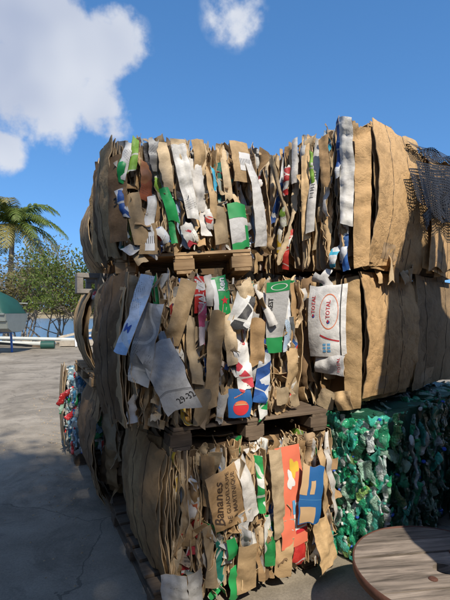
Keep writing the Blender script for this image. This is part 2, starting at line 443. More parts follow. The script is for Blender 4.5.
# ------------------------------------------------------------------ bales
def bale_matrix(O, yaw, roll=0.0):
    u = Vector((math.cos(R(yaw)), math.sin(R(yaw)), 0)); w = Vector((-u.y, u.x, 0)); z = Vector((0, 0, 1))
    u2 = u * math.cos(R(roll)) + z * math.sin(R(roll)); z2 = z * math.cos(R(roll)) - u * math.sin(R(roll))
    M = Matrix.Identity(4)
    for i, c in enumerate((u2, w, z2)):
        M[0][i], M[1][i], M[2][i] = c
    M.translation = Vector(O)
    return M

def pick(rng, colour):
    r = rng.random()
    if r < colour:
        k = rng.choice(['green', 'gw', 'red', 'orange', 'blue', 'sky', 'cyan', 'mix', 'mix', 'wr', 'wr', 'grey', 'lime', 'black', 'teal', 'yellow', 'gw', 'grey'])
        return PR[k]
    if r < colour + .15: return rng.choice([WHITE, WHITED, WHITED, GREYW])
    return rng.choice([KR[0], KR[0], KR[1], KR[1], KR[2], KR[2], KR[3], KR[3], KR[4], KR[5], DARK])

class Bale: pass
def bale(name, label, O, yaw, W, D, H, seed, roll=0.0, group=None, core_mat=None, inset=.07, barrel=.0, sink=.0):
    b = Bale(); b.W, b.D, b.H = W, D, H; b.top = lambda u: H - sink * max(0, 1 - u / W); b.rng = random.Random(seed)
    b.root = empty(name, mat=bale_matrix(O, yaw, roll)); tag(b.root, label, 'bale', group)
    rng = b.rng
    # core: one solid slightly bulging block of pressed material
    n = 6; V, F = [], []
    bm = bmesh.new(); bmesh.ops.create_cube(bm, size=1.0)
    bmesh.ops.subdivide_edges(bm, edges=bm.edges[:], cuts=5, use_grid_fill=True)
    for v in bm.verts:
        p = v.co
        v.co = Vector((W / 2 + p.x * (W - 2 * inset), D / 2 + p.y * (D - 2 * inset), H / 2 + p.z * (H - .02 if abs(p.z) > .49 else H - .02)))
        if p.z > 0: v.co.z -= sink * max(0, 1 - v.co.x / W) * p.z * 2
        if barrel: v.co.x += (barrel + inset * .7) * 2 * p.x * (1 - (2 * p.z) ** 2) * .9
        if p.z > -.49: v.co += Vector([rng.uniform(-.012, .012) for _ in range(3)])
    me = bpy.data.meshes.new('packed_core'); bm.to_mesh(me); bm.free(); me.materials.append(core_mat or DARK)
    link(bpy.data.objects.new('packed_core', me), b.root)
    return b

def bulge(b, u, z, a=.045):
    return -a * math.sin(math.pi * min(max(u / b.W, 0), 1)) * math.sin(math.pi * min(max(z / b.H, .05), .95))

def fill_edges(b, du=.024, depth=.13, prot=.035, over=.05, colour=.07, thick=.0045, splay=10):
    rng = b.rng; u = .012
    while u < b.W - .028:
        H = b.top(u); h = H * (rng.uniform(.62, 1.0) if rng.random() < .5 else rng.uniform(.25, .6))
        top = rng.random() < .5
        z1 = H + rng.uniform(-.05, over) if top else rng.uniform(h, H)
        if not top and rng.random() < .5: z1 = h + rng.uniform(0, .02)
        zc = max(z1 - h / 2, h / 2 - .01)
        d = depth * rng.uniform(.8, 1.25)
        w0 = bulge(b, u, zc) - rng.uniform(-.01, prot)
        sheet(b.root, 'cardboard_sheet', (u, w0 + d / 2, zc), (R(rng.gauss(0, 2)), R(rng.gauss(0, 2.5)), R((90 if rng.random() < .5 else -90) + rng.gauss(0, splay))), d, h,
              pick(rng, colour), rng, thick=thick * rng.uniform(.7, 1.5), crumple=rng.uniform(.003, .010), folds=rng.choice([0, 1, 1, 2]), amp=.35, ragged=.010, bow=rng.gauss(0, .008), res=.022)
        u += du * rng.uniform(.55, 1.45)

def fill_flaps(b, du=.046, wr=(.02, .062), hr=(.09, .38), yaw=55, colour=.16, u0=.0, u1=None, prot=(.015, .075), over=.04):
    rng = b.rng; u = u0 + .02; u1 = u1 or b.W
    while u < u1 - .01:
        z = rng.uniform(-.01, .05)
        H = b.top(u)
        while z < H - .06:
            h = rng.uniform(*hr)
            if z + h > H + over: h = H + rng.uniform(-.02, over) - z
            if h > .07:
                w = rng.uniform(*wr); uu = u + rng.gauss(0, .015); zc = z + h / 2
                sheet(b.root, 'cardboard_flap', (uu, bulge(b, uu, zc) - rng.uniform(*prot), zc), (R(rng.gauss(0, 5)), R(rng.gauss(0, 7)), R(max(-78, min(78, rng.gauss(0, yaw))))), w, h,
                      pick(rng, colour), rng, thick=rng.choice([.0025, .004, .005]), crumple=rng.uniform(.005, .014), folds=rng.choice([1, 1, 2, 2, 3]), ragged=rng.uniform(.003, .012), amp=.7, res=.0115,
                      bow=rng.gauss(0, .012), curl=rng.gauss(.004, .012), taper=rng.uniform(-.28, .28), twist=rng.gauss(0, .012), pleat=rng.choice([0, .012, .02, .03]))
            z += h * rng.uniform(.6, .95)
        u += du * rng.uniform(.6, 1.4)

def side_panels(b, side, n=5, bow=(.05, .10), mats=None, wmul=(.45, .8), crumple=.003, base=0.0, step=.016, w_from=None, hug=0.0, ragged=.014):
    """broad outer sheets on the left (-1) or right (+1) face, bulging outward and overlapping"""
    rng = b.rng
    for k in range(n):
        w = b.D * rng.uniform(*wmul); h = b.H * rng.uniform(.93, 1.02)
        f = (k + .5) / n if w_from is None else w_from[k]
        wc = b.D * (1 - f) if w_from is None else f + w / 2
        wc = min(max(wc, w / 2 + .0), b.D - w / 2 + .06)
        off = base + step * k
        u = -off if side < 0 else b.W + off
        o = sheet(b.root, 'outer_sheet', (u, wc, b.H / 2 + rng.uniform(.0, .03)), (R(rng.gauss(0, 1.2)), R(rng.gauss(0, 2.5)), R(90 * side - side * hug + rng.gauss(0, 1.5))), w, h, rng.choice(mats or [SMOOTH, SMOOTHG]), rng,
              thick=.005, crumple=crumple, folds=0, ragged=ragged, bow=rng.uniform(*bow), curl=rng.uniform(.0, .02), res=.03)
        if k >= n - 3:
            for s_ in (rng.uniform(.15, .4), rng.uniform(.55, .85))[:2 if w > .3 else 1]:
                P = on_sheet(o, np.full(24, s_) + .01 * np.sin(np.arange(24)), np.linspace(.0, 1, 24), .0012)
                MB().tube([tuple(p) for p in P], .0016, 5).build('baling_wire', WIRE, o, True)
            if w > .45:
                patch(o, .2, .42, .05, .16, KR[5], name='printed_panel', lift=.0008)

def corner_layers(b, n=8, out=.085, mats=None, tuck=.0):
    """nested bowed sheets between the front pieces and the outer sheets of the left face"""
    rng = b.rng
    for k in range(n):
        f = (k + 1) / n; w = rng.uniform(.28, .42)
        sheet(b.root, 'cardboard_sheet', (.02 - .008 * k, w / 2 - .03 + tuck * f + rng.uniform(-.02, .02), b.H / 2 + rng.uniform(-.02, .02)), (R(rng.gauss(0, 1)), R(rng.gauss(0, 1.5)), R(-90 + rng.gauss(0, 3))), w, b.H * rng.uniform(.92, 1.04),
              rng.choice(mats or [KR[0], KR[1], KR[3], SMOOTHG, SMOOTH]), rng, crumple=.004, folds=0, ragged=.014, bow=out * f * rng.uniform(.8, 1.1), res=.03)

def F(b, u, z, w, h, r, mat, yaw=0, out=.075, pitch=0, name='cardboard_flap', label=None, **kw):
    """one recognisable piece on the front face; r > 0 leans its top to the left"""
    z *= getattr(b, 'zs', 1.0); h *= .5 + .5 * getattr(b, 'zs', 1.0)
    if not kw: w *= .84
    a = dict(crumple=.007, folds=3, amp=.55, ragged=.006, thick=.0035, res=.012, bow=.01, curl=.008, pleat=b.rng.choice([0, 0, .008, .014])); out += .022
    if kw: a['pleat'] = 0
    a.update(kw)
    o = sheet(b.root, name, (u, bulge(b, u, z) - out, z), (R(pitch), R(-r), R(yaw)), w, h, mat, b.rng, **a)
    if label: o['label'] = label
    return o

def scraps(b, n=75, colour=.3):
    rng = b.rng
    for k in range(n):
        u, z = rng.uniform(0, b.W), min(b.H * .97, abs(rng.gauss(.3, .35)) * b.H)
        sheet(b.root, 'crumpled_scrap', (u, bulge(b, u, z) - rng.uniform(.03, .085), z), (R(rng.gauss(0, 28)), R(rng.gauss(0, 40)), R(rng.gauss(0, 55))), rng.uniform(.02, .065), rng.uniform(.04, .16),
              pick(rng, colour), rng, thick=.0025, crumple=rng.uniform(.008, .018), folds=3, ragged=.006, taper=rng.uniform(-.4, .4), pleat=rng.choice([0, .015]), res=.011)

def top_flaps(b, n=14):
    rng = b.rng
    for k in range(n):
        w, d = rng.uniform(.12, .35), rng.uniform(.12, .35)
        sheet(b.root, 'top_sheet', (rng.uniform(.24, b.W - .24), rng.uniform(.24, b.D - .24), b.H - .004 + rng.uniform(0, .015)), (R(-90 + rng.gauss(0, 4)), R(rng.gauss(0, 3)), R(rng.uniform(0, 360))), w, d,
              rng.choice(KR), rng, crumple=.006, folds=0, res=.05)

# ------------------------------------------------------------------ pallets
def pallet(label, M, W, D, mat, seed, h=.12, group='wooden pallets between the bales', nd=7):
    rng = random.Random(seed); p = empty('wooden_pallet', mat=M); tag(p, label, 'pallet', group)
    t = .018; bh = h - 3 * t
    bw = D / nd * .78
    for k in range(nd):
        y = (D - bw) * k / (nd - 1)
        MB().box(rng.uniform(-.012, .006), W + rng.uniform(-.006, .012), y, y + bw, h - t, h, .0025, rng).build('deck_board', mat, p, bevel=.002)
    for k in range(3):
        x = (W - .10) * k / 2
        MB().box(x, x + .10, .002, D - .002, h - 2 * t, h - t - .0015, .001, rng).build('stringer_board', mat, p)
        MB().box(x + .004, x + .096, 0, D, 0, t, .001, rng).build('base_board', mat, p)
        for j in range(3):
            y = (D - .12) * j / 2 + .003
            MB().box(x - .012, x + .118 - .01, y, y + .115, t + .001, t + bh - .001, .002, rng).build('block', mat, p, bevel=.003)
    return p

# ------------------------------------------------------------------ setting: ground, lagoon, far shore
def ground_h(x, y):
    if y < 22.5: return 0.0
    if y < 27: return -1.7 * (y - 22.5) / 4.5
    if y < 165: return -1.7
    if y < 200: return -1.7 + 4.2 * (y - 165) / 35
    return 2.5 + 3.5 * min(1, (y - 200) / 400) + 1.2 * math.sin(x * .013 + y * .004)
xs = sorted(set([-2500, -1200, -600, -300, -160] + list(range(-100, 101, 10)) + [160, 300, 600, 1200, 2500]))
ys = [-400, -150, -60, -20, -8, -2, 2, 6, 10, 14, 18, 21, 22.5, 23.6, 25, 27, 40, 80, 120, 160, 165, 172, 180, 190, 200, 240, 320, 500, 800, 1500, 3000]
gv = [(x, y, ground_h(x, y)) for y in ys for x in xs]; nxg = len(xs)
gf = [(j * nxg + i, j * nxg + i + 1, (j + 1) * nxg + i + 1, (j + 1) * nxg + i) for j in range(len(ys) - 1) for i in range(nxg - 1)]
t = NT('worn_concrete_lot'); tc = t.new('TexCoord'); v = tc.outputs['Object']
sep = t.new('SeparateXYZ'); t.link(v, sep.inputs[0])
big = t.noise(v, .55, 6, .6); mid = t.noise(v, 5, 6, .65); fine = t.noise(v, 70, 4, .7); grit = t.noise(v, 260, 2, .6)
col = t.mix(t.ramp(big, [(.35, 0.0), (.65, 1.0)]), (.29, .25, .19), (.46, .405, .32))
col = t.mix(.6, col, t.ramp(mid, [(.3, .66), (.6, 1.0)]), 'MULTIPLY')
col = t.mix(.7, col, t.ramp(fine, [(.3, .62), (.62, 1.0)]), 'MULTIPLY')
col = t.mix(.6, col, t.ramp(grit, [(.35, .6), (.6, 1.0)]), 'MULTIPLY')
stn = t.ramp(t.noise(v, 1.3, 5, .7, 1.2), [(.40, .55), (.50, 1.0)])
col = t.mix(.55, col, stn, 'MULTIPLY')
ck = t.new('TexVoronoi', feature='DISTANCE_TO_EDGE'); ck.inputs['Scale'].default_value = .42
wv_ = t.new('VectorMath', operation='ADD'); nv_ = t.new('TexNoise'); nv_.inputs['Scale'].default_value = 1.7; nv_.inputs['Detail'].default_value = 6; t.link(v, nv_.inputs['Vector']); t.link(v, wv_.inputs[0]); t.link(nv_.outputs['Color'], wv_.inputs[1]); t.link(wv_.outputs[0], ck.inputs['Vector'])
crack = t.math('LESS_THAN', ck.outputs['Distance'], .0035)
col = t.mix(t.math('MULTIPLY', crack, .6), col, (.09, .08, .065))
sand = t.mix(mid, (.36, .29, .19), (.24, .20, .11))
f = t.math('MULTIPLY', t.math('SUBTRACT', t.math('ADD', sep.outputs['Y'], t.math('MULTIPLY', mid, 2.5)), 22.5), .8, True)
t.base(t.mix(f, col, sand)); t.b.inputs['Roughness'].default_value = .92; t.b.inputs['Specular IOR Level'].default_value = .2
t.bump(t.math('ADD', fine, t.math('MULTIPLY', grit, .5)), .5, .008)
tag(mesh_obj('ground', gv, gf, t.m), 'worn grey concrete yard running to a sandy shore', None, kind='structure')

t = NT('lagoon_water'); tc = t.new('TexCoord')
t.b.inputs['Base Color'].default_value = (.045, .11, .17, 1); t.b.inputs['Roughness'].default_value = .12; t.b.inputs['IOR'].default_value = 1.33
mp = t.new('Mapping'); mp.inputs['Scale'].default_value = (.35, 1.3, 1); t.link(tc.outputs['Object'], mp.inputs['Vector'])
t.bump(t.noise(mp.outputs[0], 1.6, 5, .6), .6, .25)
tag(mesh_obj('water', [(-900, 24, -.85), (900, 24, -.85), (900, 176, -.85), (-900, 176, -.85)], [(0, 1, 2, 3)], t.m), 'blue lagoon water behind the shrubs', None, kind='structure')

# ------------------------------------------------------------------ vegetation
def leaf_mat(name, c1, c2):
    t = NT(name); tc = t.new('TexCoord')
    f = t.noise(tc.outputs['Object'], 2.5, 4, .7); f2 = t.noise(tc.outputs['Object'], 23, 2)
    c = t.mix(t.ramp(t.math('ADD', t.math('MULTIPLY', f, .5), t.math('MULTIPLY', f2, .5)), [(.36, 0.0), (.62, 1.0)]), c1, c2)
    t.base(c); t.b.inputs['Roughness'].default_value = .55; t.b.inputs['Specular IOR Level'].default_value = .35
    tr = t.new('BsdfTranslucent'); t.link(c, tr.inputs['Color']); mx = t.new('MixShader'); mx.inputs[0].default_value = .35
    t.link(t.b.outputs[0], mx.inputs[1]); t.link(tr.outputs[0], mx.inputs[2]); t.link(mx.outputs[0], t.out.inputs['Surface'])
    return t.m
L_GREEN = leaf_mat('leaf_green', (.05, .095, .016), (.17, .21, .04))
L_OLIVE = leaf_mat('leaf_olive_dry', (.11, .11, .03), (.27, .23, .09))
L_PALM = leaf_mat('leaf_palm', (.05, .11, .018), (.20, .24, .05))
L_PALMY = leaf_mat('leaf_palm_yellowed', (.22, .20, .05), (.34, .29, .09))
BARK = plain('bark_grey', (.30, .26, .21), .9, 0, 9, .5, .5)
BARKP = plain('bark_palm', (.26, .22, .17), .9, 0, 6, .5, .5)

def leaves_mesh(name, centres, n, size, spread, mat, parent, seed, flat=.6):
    r = np.random.default_rng(seed); C = np.asarray(centres, float)
    P = C[r.integers(0, len(C), n)] + r.normal(0, 1, (n, 3)) * spread * np.array([1, 1, flat])
    a = r.normal(0, 1, (n, 3)); a /= np.linalg.norm(a, axis=1, keepdims=True)
    b = np.cross(a, r.normal(0, 1, (n, 3))); b /= np.linalg.norm(b, axis=1, keepdims=True)
    s = size * r.uniform(.6, 1.4, (n, 1))
    V = np.stack([P - a * s, P + b * s * .45, P + a * s, P - b * s * .45], 1).reshape(-1, 3)
    return mesh_obj(name, V.tolist(), np.arange(4 * n).reshape(n, 4).tolist(), mat, parent)

def shrub(name, label, loc, height, spread, mat, seed, nleaf, leaf=.09, cat='tree', trunks=3, bare=.0, group='trees along the shore', depth=4, rad=.07, clump=.28, zmin=2.1):
    rng = random.Random(seed); root = empty(name, loc); tag(root, label, cat, group)
    mb = MB(); tips = []
    def grow(p, d, L, r, lev):
        pts = [p]; q = Vector(p); dd = d.copy()
        for k in range(3):
            dd = (dd + Vector((rng.gauss(0, .22), rng.gauss(0, .22), rng.gauss(.04, .12)))).normalized(); q = q + dd * L / 3; pts.append(q.copy())
        mb.tube(pts, [r, r * .85, r * .7, r * .55], 5, lev == 0)
        if lev <= 1: tips.append(tuple(q)); tips.append(tuple((pts[1] + pts[2]) / 2))
        if lev == 0: return
        for k in range(rng.choice([2, 3, 3])):
            nd = (dd + Vector((rng.gauss(0, .6), rng.gauss(0, .6), rng.gauss(.05, .35)))).normalized()
            grow(rng.choice([pts[2], pts[3], pts[3]]), nd, L * rng.uniform(.6, .85), r * .55, lev - 1)
    for k in range(trunks):
        an = rng.uniform(0, 6.28)
        grow(Vector((math.cos(an) * .15 * trunks * .4, math.sin(an) * .15 * trunks * .4, -.1)), Vector((math.cos(an) * spread, math.sin(an) * spread, 1)).normalized(), height * .34, rad, depth)
    mb.build('trunk', BARK, root, True)
    tips = [q for q in tips if q[2] > zmin] or tips
    if nleaf: leaves_mesh('crown', tips, nleaf, leaf, clump, mat, root, seed)
    return root

shrub('dry_shrub', 'grey bare-twigged shrub at the far left below the palm', (-11.0, 24.2, 0), 5.4, .5, L_OLIVE, 3, 1700, .08, 'shrub', 5, depth=5, rad=.06)
shrub('dry_shrub', 'olive half-bare shrub between the palm and the leafy tree', (-9.7, 25.0, -.2), 5.6, .45, L_OLIVE, 11, 6500, .07, 'shrub', 4, depth=5, rad=.06)
shrub('leafy_tree', 'bright green leafy tree whose branches touch the far bales', (-7.3, 25.0, -.2), 6.0, .42, L_GREEN, 21, 7500, .085, 'tree', 3, depth=4, clump=.33)
shrub('leafy_tree', 'smaller olive tree with thin stems standing before the water', (-8.9, 26.2, -.6), 5.0, .45, L_OLIVE, 35, 4600, .075, 'tree', 3, depth=4)
shrub('dry_shrub', 'low olive shrub hanging over the covered boat', (-12.4, 26.5, -.4), 5.0, .55, L_OLIVE, 44, 6500, .08, 'shrub', 4, depth=5)
shrub('leafy_tree', 'green tree hidden behind the rear cardboard bales', (-5.2, 25.5, -.3), 4.6, .55, L_GREEN, 52, 7000, .09, 'tree', 3, depth=4, clump=.34)

def palm(loc, height, seed):
    rng = random.Random(seed); root = empty('palm_tree', loc); tag(root, 'coconut palm with arching green and yellowed fronds at the left edge', 'palm')
    pts = [(math.sin(k / 9 * 1.3) * .5, 0, height * k / 9) for k in range(10)]
    MB().tube(pts, [.24, .19, .17, .16, .155, .15, .145, .14, .14, .15], 10).build('trunk', BARKP, root, True)
    top = Vector(pts[-1])
    specs = [(rng.uniform(0, 360), rng.uniform(-15, 78), 0) for _ in range(24)] + [(-6, 20, 3.9), (3, -2, 3.7), (-28, 30, 3.3), (-60, 50, 3.2), (200, 35, 3.4), (-100, 60, 3.2), (-140, 30, 3.2)]
    for i, (az, el, L) in enumerate(specs):
        L = L or rng.uniform(2.7, 3.5)
        p = top.copy(); e = R(el); a = R(az); pts = [p.copy()]; ns = 14; tang = []
        for k in range(ns):
            d = Vector((math.cos(a) * math.cos(e), math.sin(a) * math.cos(e), math.sin(e))); tang.append(d)
            p = p + d * L / ns; pts.append(p.copy()); e -= R(4.2 + 4.5 * k / ns + (3 if el > 40 else 0))
        tang.append(tang[-1])
        mb = MB(); mb.tube(pts, [.035 * (1 - k / (ns + 1)) + .006 for k in range(ns + 1)], 4)
        nl = 44
        for k in range(4, nl):
            f = k / nl * ns; i0 = min(int(f), ns - 1); q = pts[i0].lerp(pts[i0 + 1], f - i0); d = tang[i0]
            side = d.cross(Vector((0, 0, 1))); side = side.normalized() if side.length > .05 else Vector((1, 0, 0))
            ll = .85 * math.sin(math.pi * (.12 + .86 * k / nl)) ** .6
            for sg in (-1, 1):
                dd = (side * sg * .8 + d * .55 + Vector((0, 0, rng.uniform(-.35, .1)))).normalized()
                m = q + dd * ll * .5; ed = (dd + Vector((0, 0, -.75))).normalized(); en = m + ed * ll * .5
                wv = d * .032
                mb.add([q - wv * .6, q + wv * .6, m + wv, m - wv, en], [(0, 1, 2, 3), (3, 2, 4)])
        yel = el < 5 or rng.random() < .2
        mb.build('frond', L_PALMY if yel else L_PALM, root)
palm((-12.9, 26.0, -1.0), 7.7, 5)

# far shore: bushes that read as one mass
r = np.random.default_rng(8)
cent = np.stack([r.uniform(-140, 60, 420), r.uniform(178, 215, 420), r.uniform(.3, 3.5, 420)], 1)
tag(leaves_mesh('far_shore_scrub', cent, 26000, .55, 1.7, L_OLIVE, None, 9, .6), 'low olive scrub along the far shore of the lagoon', 'scrub', kind='stuff')

# ------------------------------------------------------------------ shoreline clutter
PIPE = plain('pvc_grey', (.50, .52, .48), .5, 0, 3, .3, 0)
ALU = plain('hull_aluminium', (.26, .28, .25), .45, .3, 4, .3, .1)
TARP = plain('tarp_green', (.012, .075, .055), .6, 0, 3, .35, .4)
BOATB = plain('boat_blue_paint', (.03, .13, .42), .4, 0, 4, .2, 0)
BOATW = plain('boat_white_paint', (.72, .72, .70), .4, 0, 4, .2, 0)

def hull(name, parent, L, Wd, H, mat, sheer=.12, z0=0.0, ribs=14):
    V, Fc = [], []; prof = [(-1, 1.0), (-.96, .62), (-.86, .58), (-.80, .22), (-.45, .02), (0, 0), (.45, .02), (.80, .22), (.86, .58), (.96, .62), (1, 1.0)]
    m = len(prof)
    for k in range(ribs + 1):
        f = k / ribs; tp = min(1, .86 + .3 * f) * (1 - max(0, f - .55) ** 2.0 * 4.2); tp = max(tp, .04)
        for (a, b_) in prof: V.append((f * L, a * Wd / 2 * tp, z0 + b_ * (H + sheer * f * f) + (1 - b_) * max(0, f - .6) * .55))
    Fc = [(k * m + i, k * m + i + 1, (k + 1) * m + i + 1, (k + 1) * m + i) for k in range(ribs) for i in range(m - 1)]
    Fc.append(tuple(range(m)))
    o = mesh_obj(name, V, Fc, mat, parent, False)
    s = o.modifiers.new('thickness', 'SOLIDIFY'); s.thickness = .03
    return o
boat = empty('covered_boat', (-8.05, 17.2, .0), R(176)); tag(boat, 'grey boat under a green tarpaulin raised at the left edge of the yard', 'boat')
hull('hull', boat, 5.0, 1.9, .72, ALU, z0=.82)
rail = MB()
for sg in (-1, 1): rail.box(0, 3.4, sg * .86 - .03, sg * .86 + .03, 1.50, 1.56)
rail.build('rub_rail', ALU, boat)
V, Fc = [], []; NS, MS = 18, 14
for k in range(NS + 1):
    f = k / NS; prof_h = .95 * (1 - (2 * min(max(f, .0), 1) - 1) ** 4) ** .5 + .02
    for j in range(MS + 1):
        an = math.pi * j / MS
        V.append((.05 + f * 3.9, -math.cos(an) * .88 * (1 - .25 * f), 1.53 + math.sin(an) ** .8 * prof_h * (1 + .05 * math.sin(k * 1.9))))
Fc = [(k * (MS + 1) + j, k * (MS + 1) + j + 1, (k + 1) * (MS + 1) + j + 1, (k + 1) * (MS + 1) + j) for k in range(NS) for j in range(MS)]
mesh_obj('tarpaulin', V, Fc, TARP, boat, True)
MB().tube([(.02, -.86, 1.95), (1.2, -.90, 1.98), (3.5, -.75, 1.93)], .018, 6).build('lashing_rope', PIPE, boat)
for x in (.5, 3.2):
    for sg in (-1, 1): MB().tube([(x, sg * .55, 0), (x, sg * .45, .98)], .045, 6).build('stand_leg', BOATB, boat)
    MB().box(x - .05, x + .05, -.7, .7, .78, .86).build('stand_beam', BOATB, boat)

def stick(name, label, a, b_, rad, mat, cat, square=False, group=None):
    a, b_ = Vector(a), Vector(b_); d = b_ - a; root_loc = a
    m = MB()
    if square:
        L = d.length; m.box(0, L, -rad * 1.6, rad * 1.6, -rad * .6, rad * .6)
        o = m.build(name, mat); o.location = a; o.rotation_euler = d.to_track_quat('X', 'Z').to_euler()
    else:
        m.tube([(0, 0, 0), tuple(d * .5), tuple(d)], rad, 10); o = m.build(name, mat); o.location = a
    return tag(o, label, cat, group)
stick('long_pipe', 'long pale grey pipe lying across the boat end of the yard', (-12.5, 20.2, .46), (-7.0, 20.9, .30), .085, PIPE, 'pipe')
stick('long_pipe', 'second pale pipe lying just below the longest one', (-12.0, 19.9, .26), (-7.9, 20.5, .12), .10, PIPE, 'pipe')
stick('timber_beam', 'dark weathered timber slanting down under the pipes', (-10.4, 19.3, .30), (-7.9, 19.5, .07), .07, WOODD, 'timber', True)
stick('timber_beam', 'pale squared beam on the ground near the rear bales', (-7.6, 20.6, .16), (-5.2, 21.0, .16), .20, WOODL, 'timber', True)
stick('timber_plank', 'pale plank propped up at a slant beside the water', (-8.3, 22.3, .33), (-6.2, 22.4, .80), .10, WOODL, 'plank', True)
stick('timber_plank', 'thin pale plank lying in front of the blue boat', (-9.9, 21.7, .16), (-6.0, 21.9, .2), .09, WOODL, 'plank', True)
stick('mooring_pole', 'short white pole leaning by the rear bales', (-6.75, 20.2, .02), (-6.95, 20.6, .95), .05, BOATW, 'pole')
dr = MB().tube([(0, 0, 0), (.55, .1, 0)], .17, 14).build('tarp_roll', TARP); dr.location = (-8.0, 19.35, .17); tag(dr, 'dark green rolled tarp at the end of the timber', 'roll')
sk = empty('small_boat', (-7.3, 22.6, -.05), R(8)); tag(sk, 'small upturned-looking white and blue skiff on the shore', 'boat')
hull('hull', sk, 3.4, 1.2, .42, BOATB); MB().box(.1, 2.2, -.62, .62, .44, .49).build('gunwale', BOATW, sk)
for i, (x, y, s_) in enumerate([(-10.2, 21.9, .2), (-9.7, 21.6, .16), (-9.2, 22.0, .2), (-8.7, 21.7, .14)]):
    bm = bmesh.new(); bmesh.ops.create_icosphere(bm, subdivisions=2, radius=s_); rr = random.Random(i)
    for v_ in bm.verts: v_.co *= rr.uniform(.8, 1.15); v_.co.z *= .7
    me = bpy.data.meshes.new('shore_stone'); bm.to_mesh(me); bm.free(); me.materials.append(CONC)
    o = link(bpy.data.objects.new('shore_stone', me)); o.location = (x, y, s_ * .55)
    tag(o, ['large stone furthest left on the shore edge', 'small stone second from the left on the shore edge', 'large stone third from the left on the shore edge', 'smallest stone at the right end of the shore edge'][i], 'stone', 'stones on the shore edge')

# ------------------------------------------------------------------ shade: a tree and a bale stack behind and beside the photographer
st = empty('shade_tree', (-2.2, -9.6, 0)); tag(st, 'tall broad leafy tree standing behind the photographer to the left', 'tree')
TC = Vector((2.6, 2.3, 11.0)); FK = Vector((1.6, 1.4, 8.0))
mb = MB(); mb.tube([(0, 0, -.1), (.1, .2, 2.6), (.7, .6, 5.4), tuple(FK)], [.34, .28, .22, .16], 9)
rr = random.Random(4); cents = []
for k in range(90):
    an = rr.uniform(0, 6.28); rd = 2.0 * math.sqrt(rr.random()); e_ = TC + Vector((math.cos(an) * rd, math.sin(an) * rd, rr.uniform(-.9, .9)))
    cents.append(tuple(e_))
    if k % 3 == 0: mb.tube([tuple(FK), tuple(FK.lerp(e_, .5) + Vector((0, 0, .15))), tuple(e_)], [.07, .04, .015], 5)
mb.build('trunk', BARK, st, True)
leaves_mesh('crown', cents, 15000, .10, .30, L_GREEN, st, 12, .8)

sh = empty('sky_blocker_shed', (0, -4.2, 0)); tag(sh, 'added dark metal shed behind the camera, blocking sky light', 'sky blocker')  # added shed out of view; cuts the sky fill to deepen the shade
SHED_BLOCKER = plain('sky_blocker_sheet_dark', (.075, .085, .08), .6, .3, 3, .4, .1)
V, Fc = [], []; nr = 160
for k in range(nr + 1):
    x = -9 + 18 * k / nr; y = .03 * (k % 2)
    V += [(x, y, 0), (x, y, 4.3)]
Fc = [(2 * k, 2 * k + 2, 2 * k + 3, 2 * k + 1) for k in range(nr)]
o = mesh_obj('blocker_wall', V, Fc, SHED_BLOCKER, sh); m_ = o.modifiers.new('thickness', 'SOLIDIFY'); m_.thickness = .05
MB().box(-9, -8.95, -4.2, -.06, 0, 4.3).box(8.95, 9, -4.2, -.06, 0, 4.3).box(-8.94, 8.94, -4.2, -4.15, 0, 4.3).build('blocker_wall', SHED_BLOCKER, sh)
MB().add([(-9.2, .25, 4.32), (9.2, .25, 4.32), (9.2, -4.4, 4.75), (-9.2, -4.4, 4.75), (-9.2, .25, 4.38), (9.2, .25, 4.38), (9.2, -4.4, 4.81), (-9.2, -4.4, 4.81)],
         [(0, 3, 2, 1), (4, 5, 6, 7), (0, 1, 5, 4), (1, 2, 6, 5), (2, 3, 7, 6), (3, 0, 4, 7)]).build('blocker_roof', SHED_BLOCKER, sh)
d_ = MB()
for k in range(22): d_.box(-4.5, -1.2, .05 + .004 * (k % 2), .09 + .004 * (k % 2), .02 + .14 * k, .155 + .14 * k)
d_.build('blocker_door', ALU, sh)
MB().box(-4.3, -4.2, .02, 8.6, 0, 4.0).build('blocker_side_wall', SHED_BLOCKER, sh)  # added wing, blocks sky light from the left
for k in range(5): MB().box(-4.19, -4.12, .2 + 2.05 * k, .3 + 2.05 * k, 0, 4.0).build('blocker_post', SHED_BLOCKER, sh)

# ------------------------------------------------------------------ front stack
YA = 25
# ---- bottom bale, standing on a pallet
pallet('pallet on the ground under the lowest front cardboard bale', bale_matrix((-.37, 2.35, 0), YA), 1.05, 1.15, WOODD, 1)
b = bale('cardboard_bale', 'lowest front bale with a coral sheet and a blue carton', (-.28, 2.35, .121), YA, 1.0, 1.1, .75, 101, barrel=.03, group='cardboard bales of the front stack')
fill_edges(b, .0125, prot=.085, over=.015); fill_flaps(b, .027, colour=.12, over=.015); scraps(b)
corner_layers(b, 6, .05)
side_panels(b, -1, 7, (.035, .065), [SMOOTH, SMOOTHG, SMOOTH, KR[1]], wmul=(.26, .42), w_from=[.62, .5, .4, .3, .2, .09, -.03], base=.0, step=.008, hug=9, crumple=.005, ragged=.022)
side_panels(b, 1, 4, (.02, .05)); top_flaps(b, 10)
o = F(b, .25, .505, .20, .31, 13, KR[1], 6, .10, ragged=.012, folds=1, amp=.3)
text(o, 'Bananes', .26, .47, .052, 82, INK['brown'], .02, .25); text(o, 'DE GUADELOUPE', .56, .52, .024, 82, INK['brown'], .015); text(o, '& MARTINIQUE', .76, .52, .024, 82, INK['brown'], .015)
o = F(b, .655, .44, .185, .58, 6, PR['coral'], 4, .075, label='coral printed sheet', curl=.004, crumple=.0025, folds=0)
patch(o, .50, .86, .70, .86, INK['yellow'], shape='blob'); patch(o, .38, .62, .58, .76, INK['white'], shape='blob', lift=.0022)
